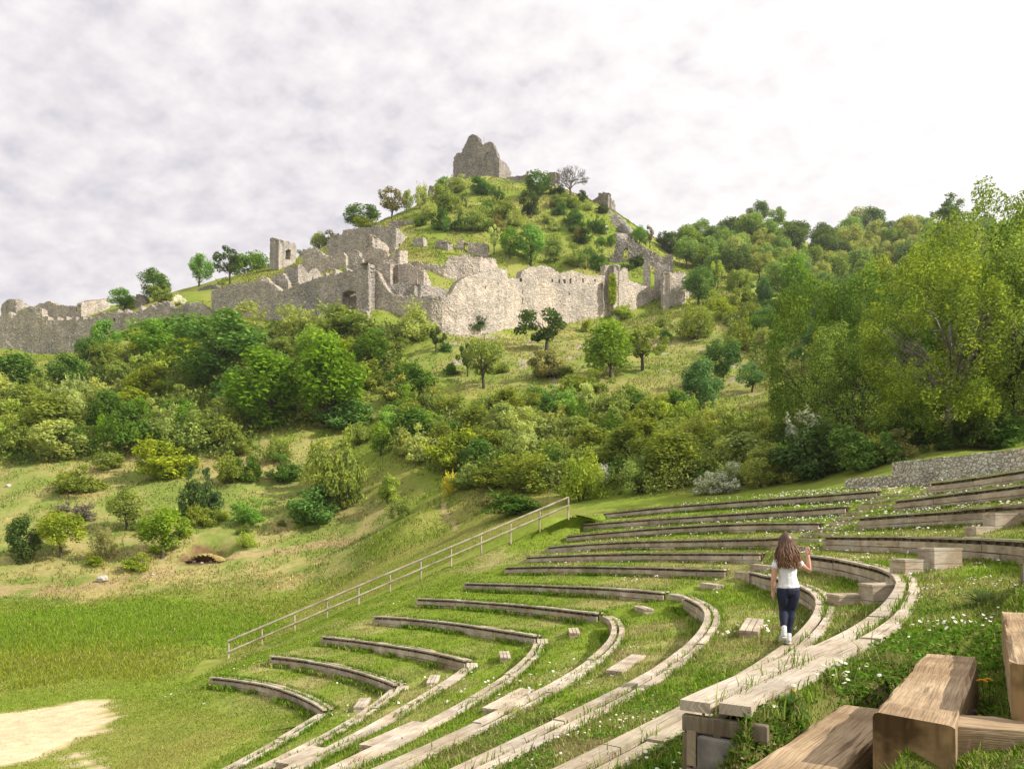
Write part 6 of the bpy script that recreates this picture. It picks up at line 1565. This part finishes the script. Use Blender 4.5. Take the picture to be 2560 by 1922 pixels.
daisies('daisies_far', p, .036, rr, 4)
# yellow flowers standing by the logs
def dandelion(x, y, hgt, s, lab, col='disc'):
    z = float(terr_z(np.array([x]), np.array([y]))[0]); r = empty('yellow_flower' if col == 'disc' else 'purple_flower', (x, y, z), lab, 'flower')
    a = MB(); a.tube([(0, 0, -.02), (.006, .0, hgt*.6), (.0, .005, hgt)], [.0022, .002, .002], 5); a.build('stem', TONE['mid'], r)
    b = MB()
    for lay, (m_, rad, zz) in enumerate(((13, 1, 0), (11, .75, .004), (7, .45, .008))):
        for j in range(m_):
            t = j/m_*6.283+lay; d = np.array([math.cos(t), math.sin(t), 0]); e = np.array([-d[1], d[0], 0]); c = np.array([0, .005, hgt+zz])
            b.add([c-e*.15*s, c+e*.15*s, c+d*s*rad+e*.13*s+np.array([0,0,.004]), c+d*s*rad-e*.13*s+np.array([0,0,.004])], [(0,1,2,3)])
    b.build('petals', M['flower_yellow'] if col == 'disc' else M['flower_purple'], r)
M['flower_yellow'] = mat_plain('yellow_petals', (.80, .46, .01), .7, .1); M['flower_purple'] = mat_plain('purple_petals', (.40, .16, .50), .7, .1)
for (dx_, dy_, Y, hg, s, lab, c_) in ((2098,1408,4.1,.13,.022,'yellow flower above the far end of the stained log','disc'),(2122,1420,3.6,.15,.026,'larger yellow flower right of the other by the stained log','disc'),(2136,1424,3.62,.13,.022,'yellow flower touching the larger one by the highest log','disc'),
     (2118,1455,3.3,.06,.014,'small low yellow flower below the two by the highest log','disc'),(2108,1443,3.4,.07,.011,'small purple flower beside the stained log','p'),(1996,1403,4.2,.03,.012,'tiny yellow flower in the grass behind the stained log','disc'),(1715,1548,3.4,.06,.012,'small yellow flower behind the end of the foreground bench','disc')):
    q = D(dx_, dy_, Y); dandelion(q[0], q[1], hg, s, lab, c_)
# broad leaved weeds at the bench end
def weed(x, y, s, lab, n=16, seed=0, tone=(.11, .19, .045)):
    r2 = np.random.default_rng(seed); z = float(terr_z(np.array([x]), np.array([y]))[0]); Vs, fs = [], []
    for i in range(n):
        t = r2.uniform(0, 6.28); el = r2.uniform(.25, 1.1); ln = s*r2.uniform(.6, 1.2); d = np.array([math.cos(t)*math.cos(el), math.sin(t)*math.cos(el), math.sin(el)]); e = np.array([-math.sin(t), math.cos(t), 0]); w_ = ln*r2.uniform(.16, .3)
        b0 = len(Vs); q = np.zeros(3); 
        for k, (u, ww) in enumerate(((.15, .15), (.4, .8), (.65, 1.0), (.85, .65), (1.0, .05))):
            c = d*ln*u + np.array([0, 0, -.55*ln*u*u*math.cos(el)]); Vs += [c-e*w_*ww*.5+np.array([0,0,.008*ww]), c, c+e*w_*ww*.5+np.array([0,0,.008*ww])]
            if k: 
                for m_ in (0, 1): fs.append((b0+(k-1)*3+m_, b0+(k-1)*3+m_+1, b0+k*3+m_+1, b0+k*3+m_))
    me = mesh_np('leafy_weed', np.array(Vs), [np.array(fs)], None, np.tile(np.array(tone), (len(Vs), 1)), None, True); o = link('leafy_weed', me, M['grass']); o.location = (x, y, z); tag(o, lab, 'weed')
q = PATH['M8'][-1]
weed(q[0]+.50, q[1]+.10, .12, 'broad leaved weed against the right side of the concrete bench end', 26, 1)
weed(q[0]+.50, q[1]-.12, .09, 'leafy weed between the concrete block and the flat log', 20, 4)
weed(q[0]-.12, q[1]+.32, .12, 'leafy weed standing left of the foreground bench end', 20, 2)
weed(q[0]+.36, q[1]+.30, .085, 'grey green weed growing through the gap of the foreground bench', 22, 3, (.17, .22, .12))
weed(2.12, 2.95, .15, 'dark leafy plant in the shade between the two stained logs', 24, 5)
weed(2.22, 2.75, .12, 'leafy plant beside the highest squared log', 22, 6)
weed(1.28, 2.75, .11, 'leafy clump at the foot of the stained log', 22, 7)
q9 = PATH['M9'][-1]
weed(q9[0]-.1, q9[1]+.3, .3, 'pale leafy creeper over the bench end at the right edge', 40, 8, (.22, .30, .10))
# ------------------------------------------------------------------ thin spring haze
def haze():
    a = MB(); a.box((-620, -25, -16), (620, 760, 190)); o = a.build('haze', []); m, nt, out = mat('haze_air')
    v = nd(nt, 'VolumePrincipled', {'Color': (.90, .91, .93, 1), 'Density': .00017, 'Anisotropy': .35}); nt.links.new(v.outputs[0], out.inputs['Volume'])
    o.data.materials.append(m); tag(o, kind='stuff')
haze()
